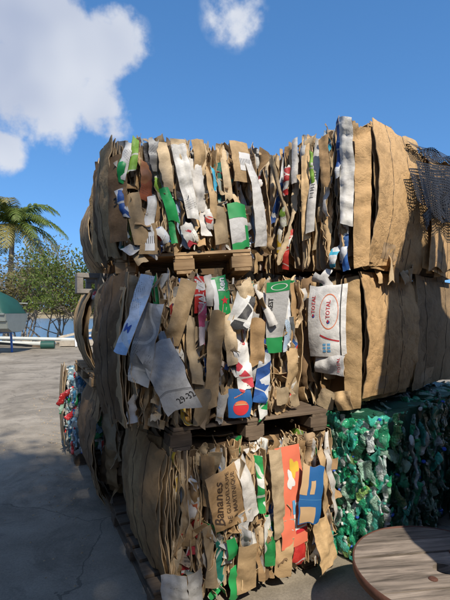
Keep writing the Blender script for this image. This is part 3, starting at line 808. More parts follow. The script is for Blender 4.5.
patch(o, .52, .98, .16, .44, INK['white']); patch(o, .58, .95, .19, .41, PR['coral'], lift=.003); patch(o, .50, .60, .33, .47, INK['skyblue'], lift=.0035); patch(o, .54, .98, .13, .17, INK['red'], lift=.003)

for k in range(4): text(o, ':.:,:.', .77, .36 - .04 * k, .012, 6, INK['white'], .02, lift=.004)
o = F(b, .745, .46, .13, .32, -6, PR['bluep'], -14, .15, label='dark blue carton with tan ends', crumple=.0015, folds=0)
patch(o, .0, .30, .5, 1.0, INK['tan']); patch(o, .06, .72, .02, .3, INK['tan'], lift=.002); patch(o, .42, .62, .52, .76, INK['tan'], lift=.002); patch(o, .0, 1.0, .42, .425, INK['skyblue'], lift=.002)
for a in [(.517, .216, .075, .27, 0, PR['green'], -18, .08), (.286, .232, .07, .11, 10, PR['greenp'], 10, .09), (.377, .53, .105, .34, 14, WHITED, 12, .085), (.898, .123, .17, .31, 16, KR[4], 14, .10),
          (-.03, .106, .16, .16, 6, GREYW, -25, .12), (.083, .06, .105, .20, 4, GREYW, 8, .10), (.719, .114, .10, .13, -14, PR['red'], 0, .09), (.465, .536, .05, .31, 4, PR['green'], -30, .07),
          (.905, .44, .11, .52, 14, KR[0], 35, .10), (.94, .46, .06, .46, 14, WHITED, 30, .10), (.377, .107, .13, .27, 0, KR[0], -15, .09), (.168, .209, .075, .32, 4, KR[3], 20, .075), (.316, .03, .075, .19, 0, PR['greenp'], 10, .08),
          (.56, .47, .085, .50, 4, KR[3], -10, .10), (.06, .45, .07, .5, -6, KR[3], 20, .06), (.16, .6, .08, .26, 3, KR[1], -20, .08), (.84, .22, .05, .2, 0, PR['blue'], 10, .07), (.62, .1, .12, .22, -4, KR[0], -14, .08)]:
    o = F(b, *a)
    if a[5] is GREYW: text(o, '-  - -', .5, .6, .014, 4, INK['grey'], .02)
# ---- pallet and middle bale
pallet('dark pallet carrying the middle front bale', bale_matrix((-.27, 2.30, .875), YA, .6), .98, 1.05, WOODD, 2)
b = bale('cardboard_bale', 'middle front bale with a hanging grey box flap and star print', (-.5, 2.3, 1.005), YA, 1.0, .80, .765, 102, barrel=.01, group='cardboard bales of the front stack')
b.zs = .95; fill_edges(b, .0125, prot=.085, over=.02); fill_flaps(b, .027, colour=.18); scraps(b)
corner_layers(b, 6, .035)
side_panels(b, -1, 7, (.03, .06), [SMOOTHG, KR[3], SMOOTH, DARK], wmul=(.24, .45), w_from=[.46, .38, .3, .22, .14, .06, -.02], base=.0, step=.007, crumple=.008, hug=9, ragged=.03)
side_panels(b, 1, 4, (.02, .05)); top_flaps(b, 10)
o = F(b, .02, .62, .085, .40, -14, PR['sky'], -30, .09, crumple=.002); text(o, 'M', .4, .30, .045, -8, INK['blue'], .01)
o = F(b, .06, .46, .12, .42, -10, PR['grey'], -28, .08, crumple=.008)
o = F(b, .165, .285, .18, .37, 24, GREYW, -22, .135, ragged=.008, crumple=.0015, folds=0, thick=.006, label='grey box flap hanging loose', bow=.02)
patch(o, .0, 1.0, .30, .312, INK['grey']); patch(o, .0, 1.0, .285, .29, INK['grey']); text(o, '29-32', .72, .17, .030, 22, INK['black'], .0); text(o, '. . . . . . . .', .5, .7, .012, 0, INK['grey'], 0); text(o, '. . . . . . .', .5, .62, .012, 0, INK['grey'], 0)
o = F(b, .35, .72, .06, .20, 2, PR['red'], 10, .085, crumple=.001); text(o, 'MALTA', .55, .5, .030, 90, INK['white'], .02)
o = F(b, .468, .72, .09, .21, 6, PR['greenp'], -6, .09, crumple=.0015)
def star(o, cs, ct, rs, rt, mat):
    pts = [(cs + (rs if k % 2 == 0 else rs * .42) * math.sin(k * math.pi / 5), ct + (rt if k % 2 == 0 else rt * .42) * math.cos(k * math.pi / 5)) for k in range(10)]
    poly_patch(o, pts, mat, 'printed_star')
patch(o, .0, .28, .1, .95, INK['white']); text(o, 'ken', .62, .78, .036, 80, INK['white'], .04); star(o, .66, .36, .26, .12, INK['red'])
o = F(b, .785, .594, .10, .41, 2, GREYW, 8, .085, crumple=.002); patch(o, 0, 1, .86, 1, INK['green']); patch(o, 0, 1, 0, .22, INK['green']); text(o, 'FOREST', .25, .64, .024, 90, INK['black'], .03); patch(o, .2, .9, .88, .97, INK['white'], shape='ring', lift=.002)
o = F(b, .572, .106, .13, .16, 0, PR['bluep'], 0, .10, crumple=.002); patch(o, .2, .9, .08, .6, INK['red'], shape='disc'); patch(o, .30, .80, .46, .58, INK['orange'], shape='disc', lift=.0025); patch(o, .27, .83, .44, .475, INK['tan'], lift=.003); text(o, '~~~~', .5, .80, .024, 24, INK['orange'], .03)
o = F(b, .584, .358, .115, .35, 8, PR['wr'], -8, .085); text(o, 'S', .75, .75, .03, 0, INK['red'], .03)
for a in [(.408, .747, .05, .17, 4, WHITED, -10, .08), (.88, .66, .105, .26, 4, PR['sky'], 8, .08), (.905, .52, .085, .24, -4, PR['sky'], 16, .09), (.725, .278, .095, .36, -8, PR['blue'], -10, .09), (.578, .63, .13, .20, -20, PR['black'], 0, .09),
          (.738, .67, .06, .25, 18, WHITED, -12, .10), (.408, .36, .105, .52, 0, KR[0], 10, .08), (.355, .557, .035, .22, 2, PR['pink'], 0, .08), (.264, .664, .075, .28, -4, PR['mix'], 15, .07), (.673, .45, .095, .26, 0, KR[1], -8, .09),
          (.922, .22, .09, .36, -4, KR[0], 10, .09), (.36, .12, .11, .24, -3, KR[3], -6, .09), (.23, .62, .10, .36, -16, KR[0], -24, .10), (.46, .09, .05, .17, 0, WHITE, 0, .09), (.73, .08, .07, .16, 0, PR['gw'], 0, .09), (.62, .75, .12, .1, 24, KR[2], 0, .10),
          (.3, .42, .08, .36, 2, KR[3], 24, .07), (.52, .5, .07, .34, 6, KR[2], -30, .07), (.86, .12, .10, .10, 0, KR[3], 0, .10), (.96, .5, .07, .6, 3, KR[1], 40, .05)]: F(b, *a)
# ---- top pallet and bale, tilted a little
pallet('pale pallet under the topmost front bale', bale_matrix((-.605, 2.50, 1.795), 4, 3.5), .76, .85, WOOD, 3)
b = bale('cardboard_bale', 'topmost front bale with a long white sheet down its right edge', (-.56, 2.47, 1.918), YA, .87, .76, .625, 103, roll=4.5, barrel=.0, group='cardboard bales of the front stack')
b.zs = .87; fill_edges(b, .0115, prot=.085, over=.02); fill_flaps(b, .027, colour=.14, over=.025); scraps(b)
corner_layers(b, 5, .02)
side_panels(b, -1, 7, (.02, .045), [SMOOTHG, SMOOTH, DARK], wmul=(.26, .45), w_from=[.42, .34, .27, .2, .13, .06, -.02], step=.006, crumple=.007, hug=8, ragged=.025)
side_panels(b, 1, 4, (.02, .05)); top_flaps(b, 10)
o = F(b, .765, .36, .095, .64, 8, WHITE, 18, .10, bow=.05, label='long white sheet', crumple=.004)
o = F(b, .688, .58, .125, .25, 3, KR[0], 6, .13, crumple=.0015, folds=0); patch(o, .35, .98, .28, .72, INK['white']); text(o, '|||||||', .66, .50, .03, 0, INK['black'], 0)
o = F(b, .663, .158, .115, .29, 2, GREYW, -6, .09, crumple=.002); patch(o, 0, 1, .68, 1, INK['green']); patch(o, 0, 1, 0, .16, INK['green']); patch(o, .8, 1, .15, .5, INK['green'])
o = F(b, .110, .075, .09, .17, -4, KR[0], -8, .09, crumple=.0015); patch(o, .3, .85, .12, .75, INK['white']); text(o, '||||||', .57, .5, .03, 0, INK['black'], 0)
o = F(b, -.025, .34, .12, .5, -2, DARK, -50, .04, crumple=.004); text(o, '33', .6, .45, .05, 10, INK['black'], .02)
for a in [(.237, .287, .06, .2, 14, PR['greenp'], -10, .09), (.25, .14, .045, .18, 4, PR['green'], -10, .08), (.121, .43, .08, .22, -4, PR['orange'], 8, .09), (.338, .432, .085, .44, 8, WHITE, -10, .09), (.129, .24, .06, .2, -14, WHITE, 14, .09),
          (.412, .42, .08, .32, 2, WHITED, -16, .08), (.022, .56, .05, .22, -16, WHITE, -25, .08), (.07, .60, .045, .2, -12, PR['lime'], -20, .08), (.0, .5, .05, .14, -10, PR['greenp'], -30, .08), (.232, .53, .075, .28, 4, KR[2], 10, .09),
          (.348, .1, .08, .14, 20, PR['wr'], 0, .09), (.37, .1, .04, .08, 20, PR['yellow'], 0, .10), (-.01, .3, .05, .16, 10, PR['blue'], -30, .08), (.496, .381, .05, .33, -2, KR[0], 0, .09), (.179, .6, .07, .17, 0, PR['grey'], 5, .08), (.15, .52, .045, .3, 0, PR['black'], 10, .075),
          (.325, .6, .09, .2, 6, KR[2], -6, .10), (.54, .17, .095, .24, 0, KR[3], -6, .09), (.44, .6, .10, .22, 0, KR[4], 10, .09), (.52, .46, .03, .16, 0, PR['cyan'], 0, .08), (.47, .2, .05, .12, 0, PR['mix'], 0, .09), (.60, .50, .05, .3, 2, KR[2], -18, .08),
          (.19, .1, .06, .1, 30, PR['blue'], 0, .1), (.06, .2, .10, .3, 8, KR[0], -20, .09)]: F(b, *a)

# ------------------------------------------------------------------ second row of the left stack
pallet('pallet on the ground under the second lowest bale from the left side', bale_matrix((-.85, 3.44, 0), YA), .95, 1.05, WOODD, 4)
b = bale('cardboard_bale', 'lowest second-row bale with a loose dark torn left face', (-.85, 3.44, .121), YA, .95, 1.05, .86, 111, barrel=.05, group='second-row cardboard bales')
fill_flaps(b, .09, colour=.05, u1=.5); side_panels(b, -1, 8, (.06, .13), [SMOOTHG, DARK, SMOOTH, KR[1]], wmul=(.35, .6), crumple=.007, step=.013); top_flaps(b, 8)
for k in range(12): F(b, b.rng.uniform(-.10, .05), b.rng.uniform(.1, .75), .14, .3, b.rng.uniform(-20, 20), b.rng.choice([KR[1], KR[3], DARK]), -60, b.rng.uniform(-.1, .05))
pallet('pallet in the second row with its side jutting out over the bottles', bale_matrix((-1.04, 3.50, .99), YA), .95, 1.15, WOOD, 5)
b = bale('cardboard_bale', 'middle second-row bale with a torn white strip under the hollow block', (-.96, 3.58, 1.111), YA, .92, 1.05, .64, 112, barrel=.05, group='second-row cardboard bales')
fill_flaps(b, .09, colour=.08, u1=.5); side_panels(b, -1, 7, (.06, .11), [SMOOTH, KR[0], SMOOTH], wmul=(.35, .6), crumple=.004, step=.014); top_flaps(b, 8)
F(b, -.06, .3, .06, .5, 6, WHITE, -50, .03); F(b, -.02, .5, .16, .16, 0, KR[4], -40, .03); F(b, -.10, .62, .04, .06, 0, PR['red'], -50, .0)
def block(label, loc, rz):
    r_ = empty('hollow_block', loc, R(rz)); tag(r_, label, 'block', 'hollow concrete blocks')
    L, Wd, H_ = .39, .19, .172; bm = MB()
    # shell and webs around two cells that run through the block from front to back
    bm.box(0, L, 0, Wd, 0, .04, .002); bm.box(0, L, 0, Wd, H_ - .04, H_, .002)
    for x in (0, L / 2 - .027, L - .05): bm.box(x, x + (.055 if 0 < x < .2 else .05), .003, Wd - .003, .037, H_ - .037, .001)
    bm.build('block_body', CONC, r_, bevel=.004)
block('hollow concrete block with two open cells propping the rear top bale', (-1.23, 3.70, 1.756), 24)
block('hollow concrete block hidden at the back under the rear top bale', (-1.36, 4.36, 1.756), 20)
block('hollow concrete block at the inner side under the rear top bale', (-.45, 4.05, 1.756), 20)
b = bale('cardboard_bale', 'topmost second-row bale with smooth curved brown side propped on hollow blocks', (-.90, 3.55, 1.930), YA, .85, 1.05, .64, 113, barrel=.05, group='second-row cardboard bales')
fill_edges(b, .05, over=.03); fill_flaps(b, .1, colour=.1, u1=.4); side_panels(b, -1, 6, (.06, .12), [SMOOTH, SMOOTH, SMOOTHG], wmul=(.4, .65), crumple=.004, step=.014); top_flaps(b, 8)

for k in range(3):
    b = bale('cardboard_bale', ['lowest', 'middle', 'topmost'][k] + ' rear bale seen only through the gap between the two stacks', (.12, 4.30, .004 + .87 * k), YA, .8, 1.0, .866, 115 + k, group='rear cardboard bales')
    fill_edges(b, .035); side_panels(b, -1, 2, (.01, .03)); side_panels(b, 1, 2, (.01, .03)); top_flaps(b, 6)

# ------------------------------------------------------------------ right stack: corner towards the camera
YB = -44
WB = Vector((math.sin(R(44)), math.cos(R(44)), 0))
b = bale('cardboard_bale', 'middle right bale with a white oil sack strapped into it', (.224, 3.454, .985), YB, .87, .78, .87, 121, group='cardboard bales of the right stack')
fill_edges(b, .022, prot=.025, colour=.02, over=.0); fill_flaps(b, .085, colour=.03, yaw=50, over=.0, u1=.6)
side_panels(b, 1, 3, (.045, .07), [FLAT], wmul=(.8, .98), crumple=.006, step=.010, base=.005); side_panels(b, -1, 3, (.02, .05)); top_flaps(b, 6)
o = F(b, .865, .42, .10, .84, 0, SMOOTH, 40, .03, name='folded_corner_sheet', bow=.03, folds=1, amp=.3)
sack = F(b, .735, .565, .25, .46, 0, SACK, 12, .105, name='oil_sack', label='white plastic oil sack with red lettering', bow=.03, curl=.03, crumple=.003, folds=0, ragged=.008, res=.012)
text(sack, 'TOTAL', .17, .74, .026, 90, INK['red'], .01); text(sack, 'TOTAL', .58, .66, .026, 90, INK['red'], .01)
patch(sack, .13, .21, .55, .60, INK['blue'], shape='disc', name='printed_logo'); patch(sack, .54, .62, .46, .51, INK['blue'], shape='disc', name='printed_logo')
patch(sack, .14, .185, .565, .605, INK['red'], shape='disc', lift=.0028, name='printed_logo'); patch(sack, .55, .595, .475, .515, INK['red'], shape='disc', lift=.0028, name='printed_logo')
patch(sack, .35, .83, .38, .88, INK['orange'], shape='thinring', name='printed_ring')
V = [(.36 + .48 * k / 8, .30 - .10 * (k / 8) ** .7) for k in range(9)]
poly_patch(sack, V + [(x, y + .018) for x, y in V[::-1]], INK['red'])
for i in range(6): patch(sack, .42 + .12 * (i % 2), .50 + .12 * (i % 2), .155 - .045 * (i // 2), .185 - .045 * (i // 2), INK['skyblue'], name='printed_pictogram')
patch(sack, .86, .88, 0, 1, INK['black'], name='strap', lift=.004)
o = F(b, .66, .83, .15, .10, 10, SACK, 0, .085, name='sack_mouth', crumple=.010, folds=1, ragged=.02)
o = F(b, .755, .28, .22, .12, -2, SACK, 0, .10, name='folded_sack', crumple=.008, folds=1, amp=.4); text(o, 'TOTAL', .84, .5, .020, 90, INK['red'], .01)
for a in [(.45, .55, .10, .2, 10, KR[2], -30, .06), (.36, .3, .08, .5, 0, DARK, 20, .05), (.52, .3, .12, .4, 0, DARK, -10, .06), (.84, .06, .13, .12, 8, KR[4], 10, .1), (.70, .05, .12, .12, -20, KR[2], 0, .09), (.5, .05, .14, .12, 14, KR[1], 0, .07), (.55, .75, .1, .2, 0, DARK, 20, .05)]: F(b, *a)
for k in range(3): F(b, .93 + .02 * k, .86 + .005 * k, .16, .10, 6 * (k - 1), KR[k], 84, -.25 - .16 * k, pitch=-14)

b = bale('cardboard_bale', 'topmost right bale of upright sheet edges with one smooth golden side', (.267, 3.40, 1.882), YB, .87, .78, .92, 122, sink=.09, group='cardboard bales of the right stack')
fill_edges(b, .0125, prot=.04, colour=.07, over=.03, splay=6); fill_flaps(b, .06, wr=(.025, .06), hr=(.25, .8), colour=.1, yaw=58, over=.03)
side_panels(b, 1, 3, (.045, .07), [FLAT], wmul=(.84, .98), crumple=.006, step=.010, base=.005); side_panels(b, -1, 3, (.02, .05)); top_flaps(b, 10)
F(b, .86, .43, .10, .86, 0, FLAT, 45, .02, name='folded_corner_sheet', bow=.02, folds=1, amp=.3)
o = F(b, .565, .56, .055, .64, -4, WHITED, 18, .08, crumple=.002); text(o, 'I=I H-I =I H=', .5, .5, .026, 88, INK['black'], .0)
for a in [(.80, .58, .095, .64, -2, WHITE, 14, .09), (.74, .74, .04, .38, 0, PR['blue'], 0, .085), (.643, .684, .075, .33, 4, KR[1], 10, .085), (.290, .267, .04, .28, -6, PR['yellow'], 10, .08), (.333, .156, .055, .28, -8, PR['red'], 10, .08),
          (.324, .369, .05, .13, 0, PR['lime'], 0, .08), (.55, .66, .03, .22, 0, PR['lime'], 20, .08), (.694, .07, .06, .14, 0, PR['cyan'], 0, .09), (.779, .05, .055, .15, 10, PR['blue'], 0, .09), (.05, .5, .08, .8, 0, KR[0], 30, .05),
          (.12, .6, .06, .5, 0, KR[2], -20, .06), (.34, .62, .05, .2, -6, PR['red'], 20, .07), (.40, .75, .05, .3, 0, WHITED, 20, .07), (.47, .78, .05, .26, 0, PR['grey'], -10, .07), (.5, .55, .06, .7, 0, KR[4], 25, .07)]: F(b, *a)
for k in range(9):   # crumpled scraps along the top edge of the smooth side
    sheet(b.root, 'cardboard_flap', (b.W + b.rng.uniform(-.08, .03), .1 + .07 * k, .90 + b.rng.uniform(-.03, .05)), (R(b.rng.gauss(0, 30)), R(b.rng.gauss(0, 40)), R(90 + b.rng.gauss(0, 30))), .14, .11, b.rng.choice(KR), b.rng, crumple=.01, folds=2, ragged=.02)
sheet(b.root, 'cardboard_flap', (b.W + .06, .30, .0), (R(8), R(2), R(90)), .20, .16, KR[2], b.rng, crumple=.002)
sheet(b.root, 'cardboard_flap', (b.W + .05, .62, -.01), (R(8), R(-6), R(90)), .18, .11, KR[0], b.rng, crumple=.003)

def rear_bale(label, O, H, seed, mats):
    b = bale('cardboard_bale', label, O, YB, .87, .95, H, seed, group='cardboard bales of the right stack')
    side_panels(b, 1, 4, (.02, .05), mats, wmul=(.7, 1.0), crumple=.004, step=.012, base=.01); fill_edges(b, .07); top_flaps(b, 10)
    return b
P3 = Vector((.267, 3.40, 1.882)) + WB * .82; P2 = Vector((.224, 3.454, .985)) + WB * .82
bt = rear_bale('topmost bale at the right edge, golden side under black netting', tuple(P3 + Vector((.02, -.02, 0))), .88, 131, [FLAT, FLAT])
for k in range(8): sheet(bt.root, 'cardboard_flap', (bt.W + bt.rng.uniform(-.06, .02), .05 + .1 * k, .86 + bt.rng.uniform(-.03, .04)), (R(bt.rng.gauss(0, 30)), R(bt.rng.gauss(0, 40)), R(90)), .14, .1, bt.rng.choice(KR), bt.rng, crumple=.01, folds=2)
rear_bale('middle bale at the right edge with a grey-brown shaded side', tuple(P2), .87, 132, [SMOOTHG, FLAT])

# ------------------------------------------------------------------ bottle bales
def pet(name, c, alpha=.62, rough=.10):
    t = NT(name); oi = t.new('ObjectInfo'); hs = t.new('HueSaturation'); hs.inputs['Color'].default_value = c + (1,)
    mr_ = t.new('MapRange'); mr_.inputs['To Min'].default_value = .6; mr_.inputs['To Max'].default_value = 1.4; t.link(oi.outputs['Random'], mr_.inputs['Value']); t.link(mr_.outputs[0], hs.inputs['Value'])
    t.base(hs.outputs[0]); t.b.inputs['Roughness'].default_value = rough; t.b.inputs['Alpha'].default_value = alpha
    t.b.inputs['Specular IOR Level'].default_value = .9
    tc = t.new('TexCoord'); vec, rnd = t.randvec(tc.outputs['Object'])
    vo = t.new('TexVoronoi', feature='F1'); vo.inputs['Scale'].default_value = 55; t.link(vec, vo.inputs['Vector'])
    t.bump(t.math('ADD', vo.outputs['Distance'], t.noise(vec, 90, 3, .6)), .8, .006)
    return t.m
P_EM = pet('plastic_emerald', (.03, .38, .19)); P_TEAL = pet('plastic_teal', (.05, .42, .32)); P_LIME = pet('plastic_lime', (.24, .42, .12)); P_CLEAR = pet('plastic_clear', (.55, .62, .62), .6)
P_PALE = pet('plastic_pale_green', (.30, .48, .38), .65); P_BLUE = pet('plastic_blue', (.06, .30, .55), .75); P_ICE = pet('plastic_ice_blue', (.35, .58, .70), .65); P_DARK = pet('plastic_dark_and_shaded_green', (.01, .07, .035), .85)  # the dark green also stands in for shade on the right faces
P_RED = pet('plastic_red', (.55, .03, .03), .95); P_YEL = pet('plastic_yellow', (.65, .5, .05), .95); P_GRN = pet('plastic_green', (.03, .38, .12), .9); P_WHT = pet('plastic_white', (.70, .71, .70), .95)
CAPW = plain('cap_white', (.72, .72, .70), .4, bump=0); CAPB = plain('cap_blue', (.03, .10, .5), .4, bump=0); CAPG = plain('cap_green', (.02, .28, .08), .4, bump=0); CAPR = plain('cap_red', (.55, .03, .03), .4, bump=0)
BOT = []
def bottle_mesh(seed):
    rng = random.Random(seed); L = rng.uniform(.19, .29); n = 12
    prof = [(0, .012), (.004, .028), (.012, .034)] + [(.012 + (.62 * L - .012) * k / 11, .034 if k % 2 else .0315) for k in range(1, 12)]
    nb = len(prof)
    prof += [(.70 * L, .031), (.78 * L, .024), (.84 * L, .016), (.87 * L, .0125), (.93 * L, .0125), (.932 * L, .0165), (.995 * L, .0165), (L, .012)]
    V, Fc, mi = [], [], []; fl = rng.uniform(.22, .5); bend = rng.uniform(-.6, .6); tw = rng.uniform(-1.4, 1.4); dents = [(rng.uniform(0, L * .7), rng.uniform(0, 6.28), rng.uniform(.4, .8)) for _ in range(5)]
    for j, (z, r_) in enumerate(prof):
        body = j < nb + 2; off = bend * .05 * math.sin(z / L * math.pi); ta = tw * z / L
        for i in range(n):
            an = 2 * math.pi * i / n; q = r_
            if body:
                q *= 1 + rng.uniform(-.14, .14)
                for dz, da, dd in dents: q *= 1 - dd * math.exp(-((z - dz) / .022) ** 2 - (math.atan2(math.sin(an - da), math.cos(an - da)) / .8) ** 2)
            x, y = q * math.cos(an) * (1.3 if body else 1), q * math.sin(an) * (fl if body else 1)
            if body: x, y = x * math.cos(ta * .5) - y * math.sin(ta * .5), x * math.sin(ta * .5) + y * math.cos(ta * .5)
            V.append((x + off, y + .008 * math.sin(z * 45 + seed) * body, z - L / 2))
    for j in range(len(prof) - 1):
        for i in range(n):
            Fc.append((j * n + i, j * n + (i + 1) % n, (j + 1) * n + (i + 1) % n, (j + 1) * n + i)); mi.append(1 if j >= len(prof) - 4 else 0)
    Fc.append(tuple(range(n))[::-1]); mi.append(0); Fc.append(tuple(range((len(prof) - 1) * n, len(prof) * n))); mi.append(1)
    me = bpy.data.meshes.new('crushed_bottle'); me.from_pydata(V, [], Fc); me.materials.append(P_EM); me.materials.append(CAPW)
    me.polygons.foreach_set('material_index', np.asarray(mi, dtype=np.int32)); me.polygons.foreach_set('use_smooth', np.array([rng.random() < .5 for k in range(len(Fc))]))
    me.update(); return me
BOT = [bottle_mesh(k) for k in range(14)]
def put_bottle(b, loc, rot, mat, cap, scale=1.0):
    o = bpy.data.objects.new('crushed_bottle', b.rng.choice(BOT)); link(o, b.root)
    o.location = loc; o.rotation_euler = rot; o.scale = (scale,) * 3
    for s_, m in zip(o.material_slots, (mat, cap)): s_.link = 'OBJECT'; s_.material = m
    return o
def bottles(b, faces, mats, caps, dx=.062, dz=.125, lean=22, scale=1.0, jit=.02, x0=.02):
    rng = b.rng
    for face in faces:
        width = b.W if face in ('front', 'top') else b.D
        top = face == 'top'; hh = b.D if top else b.H
        z = .06
        while z < hh - .03:
            x = x0 + rng.uniform(0, dx)
            while x < width - .01:
                d = rng.uniform(-.03, jit); zz = min(max(z + rng.gauss(0, dz * .7), .07), hh - (.09 if not top else .05)); xx = x
                tilt = R(rng.gauss(0, lean)); m, c = rng.choice(mats), rng.choice(caps); fl = math.pi if rng.random() < .5 else 0; tw = R(rng.gauss(0, 30))
                if face == 'front': put_bottle(b, (xx, d, zz), (0, tilt + fl, tw), m, c, scale)
                elif face == 'left': put_bottle(b, (-d, xx, zz), (0, tilt + fl, R(90) + tw), m, c, scale)
                elif face == 'right': put_bottle(b, (b.W + d * -1, xx, zz), (0, tilt + fl, R(90) + tw), m, c, scale)
                else: put_bottle(b, (xx, zz, b.H - .02), (R(90), R(rng.uniform(0, 360)), R(rng.uniform(0, 360))), m, c, scale)
                x += dx * rng.uniform(.7, 1.3)
            z += dz * rng.uniform(.8, 1.2)
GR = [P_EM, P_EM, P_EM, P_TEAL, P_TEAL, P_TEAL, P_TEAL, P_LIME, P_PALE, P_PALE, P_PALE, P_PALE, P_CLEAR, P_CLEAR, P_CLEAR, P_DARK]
PETC = plain('packed_plastic_green', (.015, .10, .06), .5, 0, 25, .7, .8)
b = bale('bottle_bale', 'green crushed bottle bale with sunlit left face behind the wooden spool', (.386, 3.274, .004), YB, .84, .9, .94, 141, core_mat=PETC, inset=.05, group='crushed bottle bales')
bottles(b, ['front'], GR, [CAPW, CAPG, CAPG, P_TEAL, P_EM, P_CLEAR, P_EM, P_PALE, CAPB], .034, .075, 32, .66, x0=.28); bottles(b, ['right'], GR + [P_DARK] * 14, [CAPW, CAPG, P_DARK, P_DARK, P_EM, P_EM, CAPB, P_DARK], .062, .11, 30, .85); bottles(b, ['top'], GR, [CAPW, CAPG], .12, .14, scale=.8)  # extra dark bottles on the right face put its shade into the colour
b2 = bale('bottle_bale', 'green crushed bottle bale at the lower right edge, coloured darker for shade', tuple(Vector((.406, 3.255, .004)) + WB * .97), YB, .84, .9, .94, 142, core_mat=PETC, inset=.05, group='crushed bottle bales')
bottles(b2, ['right'], GR + [P_DARK] * 16, [CAPG, P_DARK, P_DARK, P_EM, CAPW], .07, .12); bottles(b2, ['top'], GR + [P_DARK] * 8, [CAPG, P_EM], .11, .12, scale=.8)  # dark bottles added to the mix paint this bale as shaded
PETW = plain('packed_plastic_clear', (.30, .36, .38), .5, 0, 25, .7, .8)
pallet('pallet under the clear bottle bale far left', bale_matrix((-1.55, 4.62, 0), YA), 1.0, 1.0, WOODD, 6)
b = bale('bottle_bale', 'small bale of clear and blue crushed bottles at the far left', (-1.55, 4.60, .121), YA, 1.0, .9, .84, 143, core_mat=PETW, inset=.05, group='crushed bottle bales')
MX = [P_CLEAR] * 9 + [P_ICE] * 7 + [P_WHT] * 3 + [P_BLUE, P_BLUE, P_RED, P_GRN, P_PALE]
bottles(b, ['front', 'left'], MX, [CAPW, P_CLEAR, P_ICE, P_CLEAR, CAPB, CAPR], .05, .085, 40, .72); bottles(b, ['top'], MX, [CAPW, CAPB], .10, .12, 40, .8)
put_bottle(b, (-.09, .06, .60), (R(20), R(30), R(20)), P_RED, CAPW, .8); put_bottle(b, (-.13, .06, .50), (R(20), R(200), R(20)), P_PALE, CAPG, .7)
side_panels(b, -1, 2, (.02, .04), [KR[0]], wmul=(.5, .6), base=.05, w_from=[.3, .4])
F(b, .30, .05, .10, .16, 0, PR['red'], 0, .06)

# ------------------------------------------------------------------ cable spool in the foreground
sp = empty('cable_spool', (1.0, 2.03, 0), R(8)); tag(sp, 'weathered wooden cable spool lying flat with a rusty rim', 'spool')
rng = random.Random(77); RS, ZT = .40, .43
def disc(z0, z1, name, mat, planks, hole=.048, zj=.006):
    edges = [-RS + .012] ; 
    for k in range(1, planks): edges.append(-RS + 2 * RS * k / planks + rng.uniform(-.008, .008))
    edges.append(RS - .012)
    for a, c in zip(edges[:-1], edges[1:]):
        g = .0035; ysamp = list(np.linspace(a + g, c - g, 15)); dz = rng.uniform(-zj, zj); Rr = RS - .006
        halves = [-1, 1] if (a < hole and c > -hole) else [0]
        m = MB()
        for hv in halves:
            top, bot, uvs = [], [], []
            rows = []
            for y in ysamp:
                X = math.sqrt(max(Rr * Rr - y * y, 1e-6))
                hx = math.sqrt(hole * hole - y * y) if abs(y) < hole else 0.0
                x0, x1 = (-X, X) if hv == 0 else ((-X, -hx) if hv < 0 else (hx, X))
                rows.append((x0, x1, y))
            V = [(x, y, z) for z in (z0 + dz, z1 + dz) for (p, q, y) in rows for x in (p, q)]
            n = len(rows); Fc = []
            for i in range(n - 1):
                k = 2 * i; Fc.append((2 * n + k, 2 * n + k + 1, 2 * n + k + 3, 2 * n + k + 2)); Fc.append((k, k + 2, k + 3, k + 1))
                Fc.append((k, 2 * n + k, 2 * n + k + 2, k + 2)); Fc.append((k + 1, k + 3, 2 * n + k + 3, 2 * n + k + 1))
            Fc.append((0, 1, 2 * n + 1, 2 * n)); Fc.append((2 * n - 2, 4 * n - 2, 4 * n - 1, 2 * n - 1))
            m.add(V, Fc, [(v_[0], v_[1] + v_[2]) for v_ in V])
        m.build(name, mat, sp)
disc(ZT - .04, ZT, 'top_plank', WOODG, 6); disc(.004, .044, 'bottom_plank', WOODG, 6)
def ring(name, r0, r1, z0, z1, mat, n=64):
    V = []; Fc = []
    for k in range(n):
        an = 2 * math.pi * k / n; c, s_ = math.cos(an), math.sin(an)
        V += [(r0 * c, r0 * s_, z0), (r1 * c, r1 * s_, z0), (r1 * c, r1 * s_, z1), (r0 * c, r0 * s_, z1)]
    for k in range(n):
        a, b_ = 4 * k, 4 * ((k + 1) % n)
        for i in range(4): Fc.append((a + i, a + (i + 1) % 4, b_ + (i + 1) % 4, b_ + i))
    return mesh_obj(name, V, Fc, mat, sp, True)
o = ring('rim_band', RS - .004, RS + .002, ZT - .042, ZT + .003, RUST); o = ring('rim_band', RS - .004, RS + .002, .002, .046, RUST)
for k in range(14):
    an = 2 * math.pi * k / 14; m = MB(); m.box(-.042, .042, -.009, .009, .045, ZT - .042); o = m.build('drum_stave', WOODG, sp); o.location = (.19 * math.cos(an), .19 * math.sin(an), 0); o.rotation_euler = (0, 0, an + math.pi / 2)
for (x, y) in [(-.10, -.07), (.13, .12)]:
    m = MB(); m.tube([(0, 0, 0), (0, 0, .006), (0, 0, .010)], [.020, .020, .012], 12); o = m.build('bolt_washer', RUST, sp); o.location = (x, y, ZT - .002)

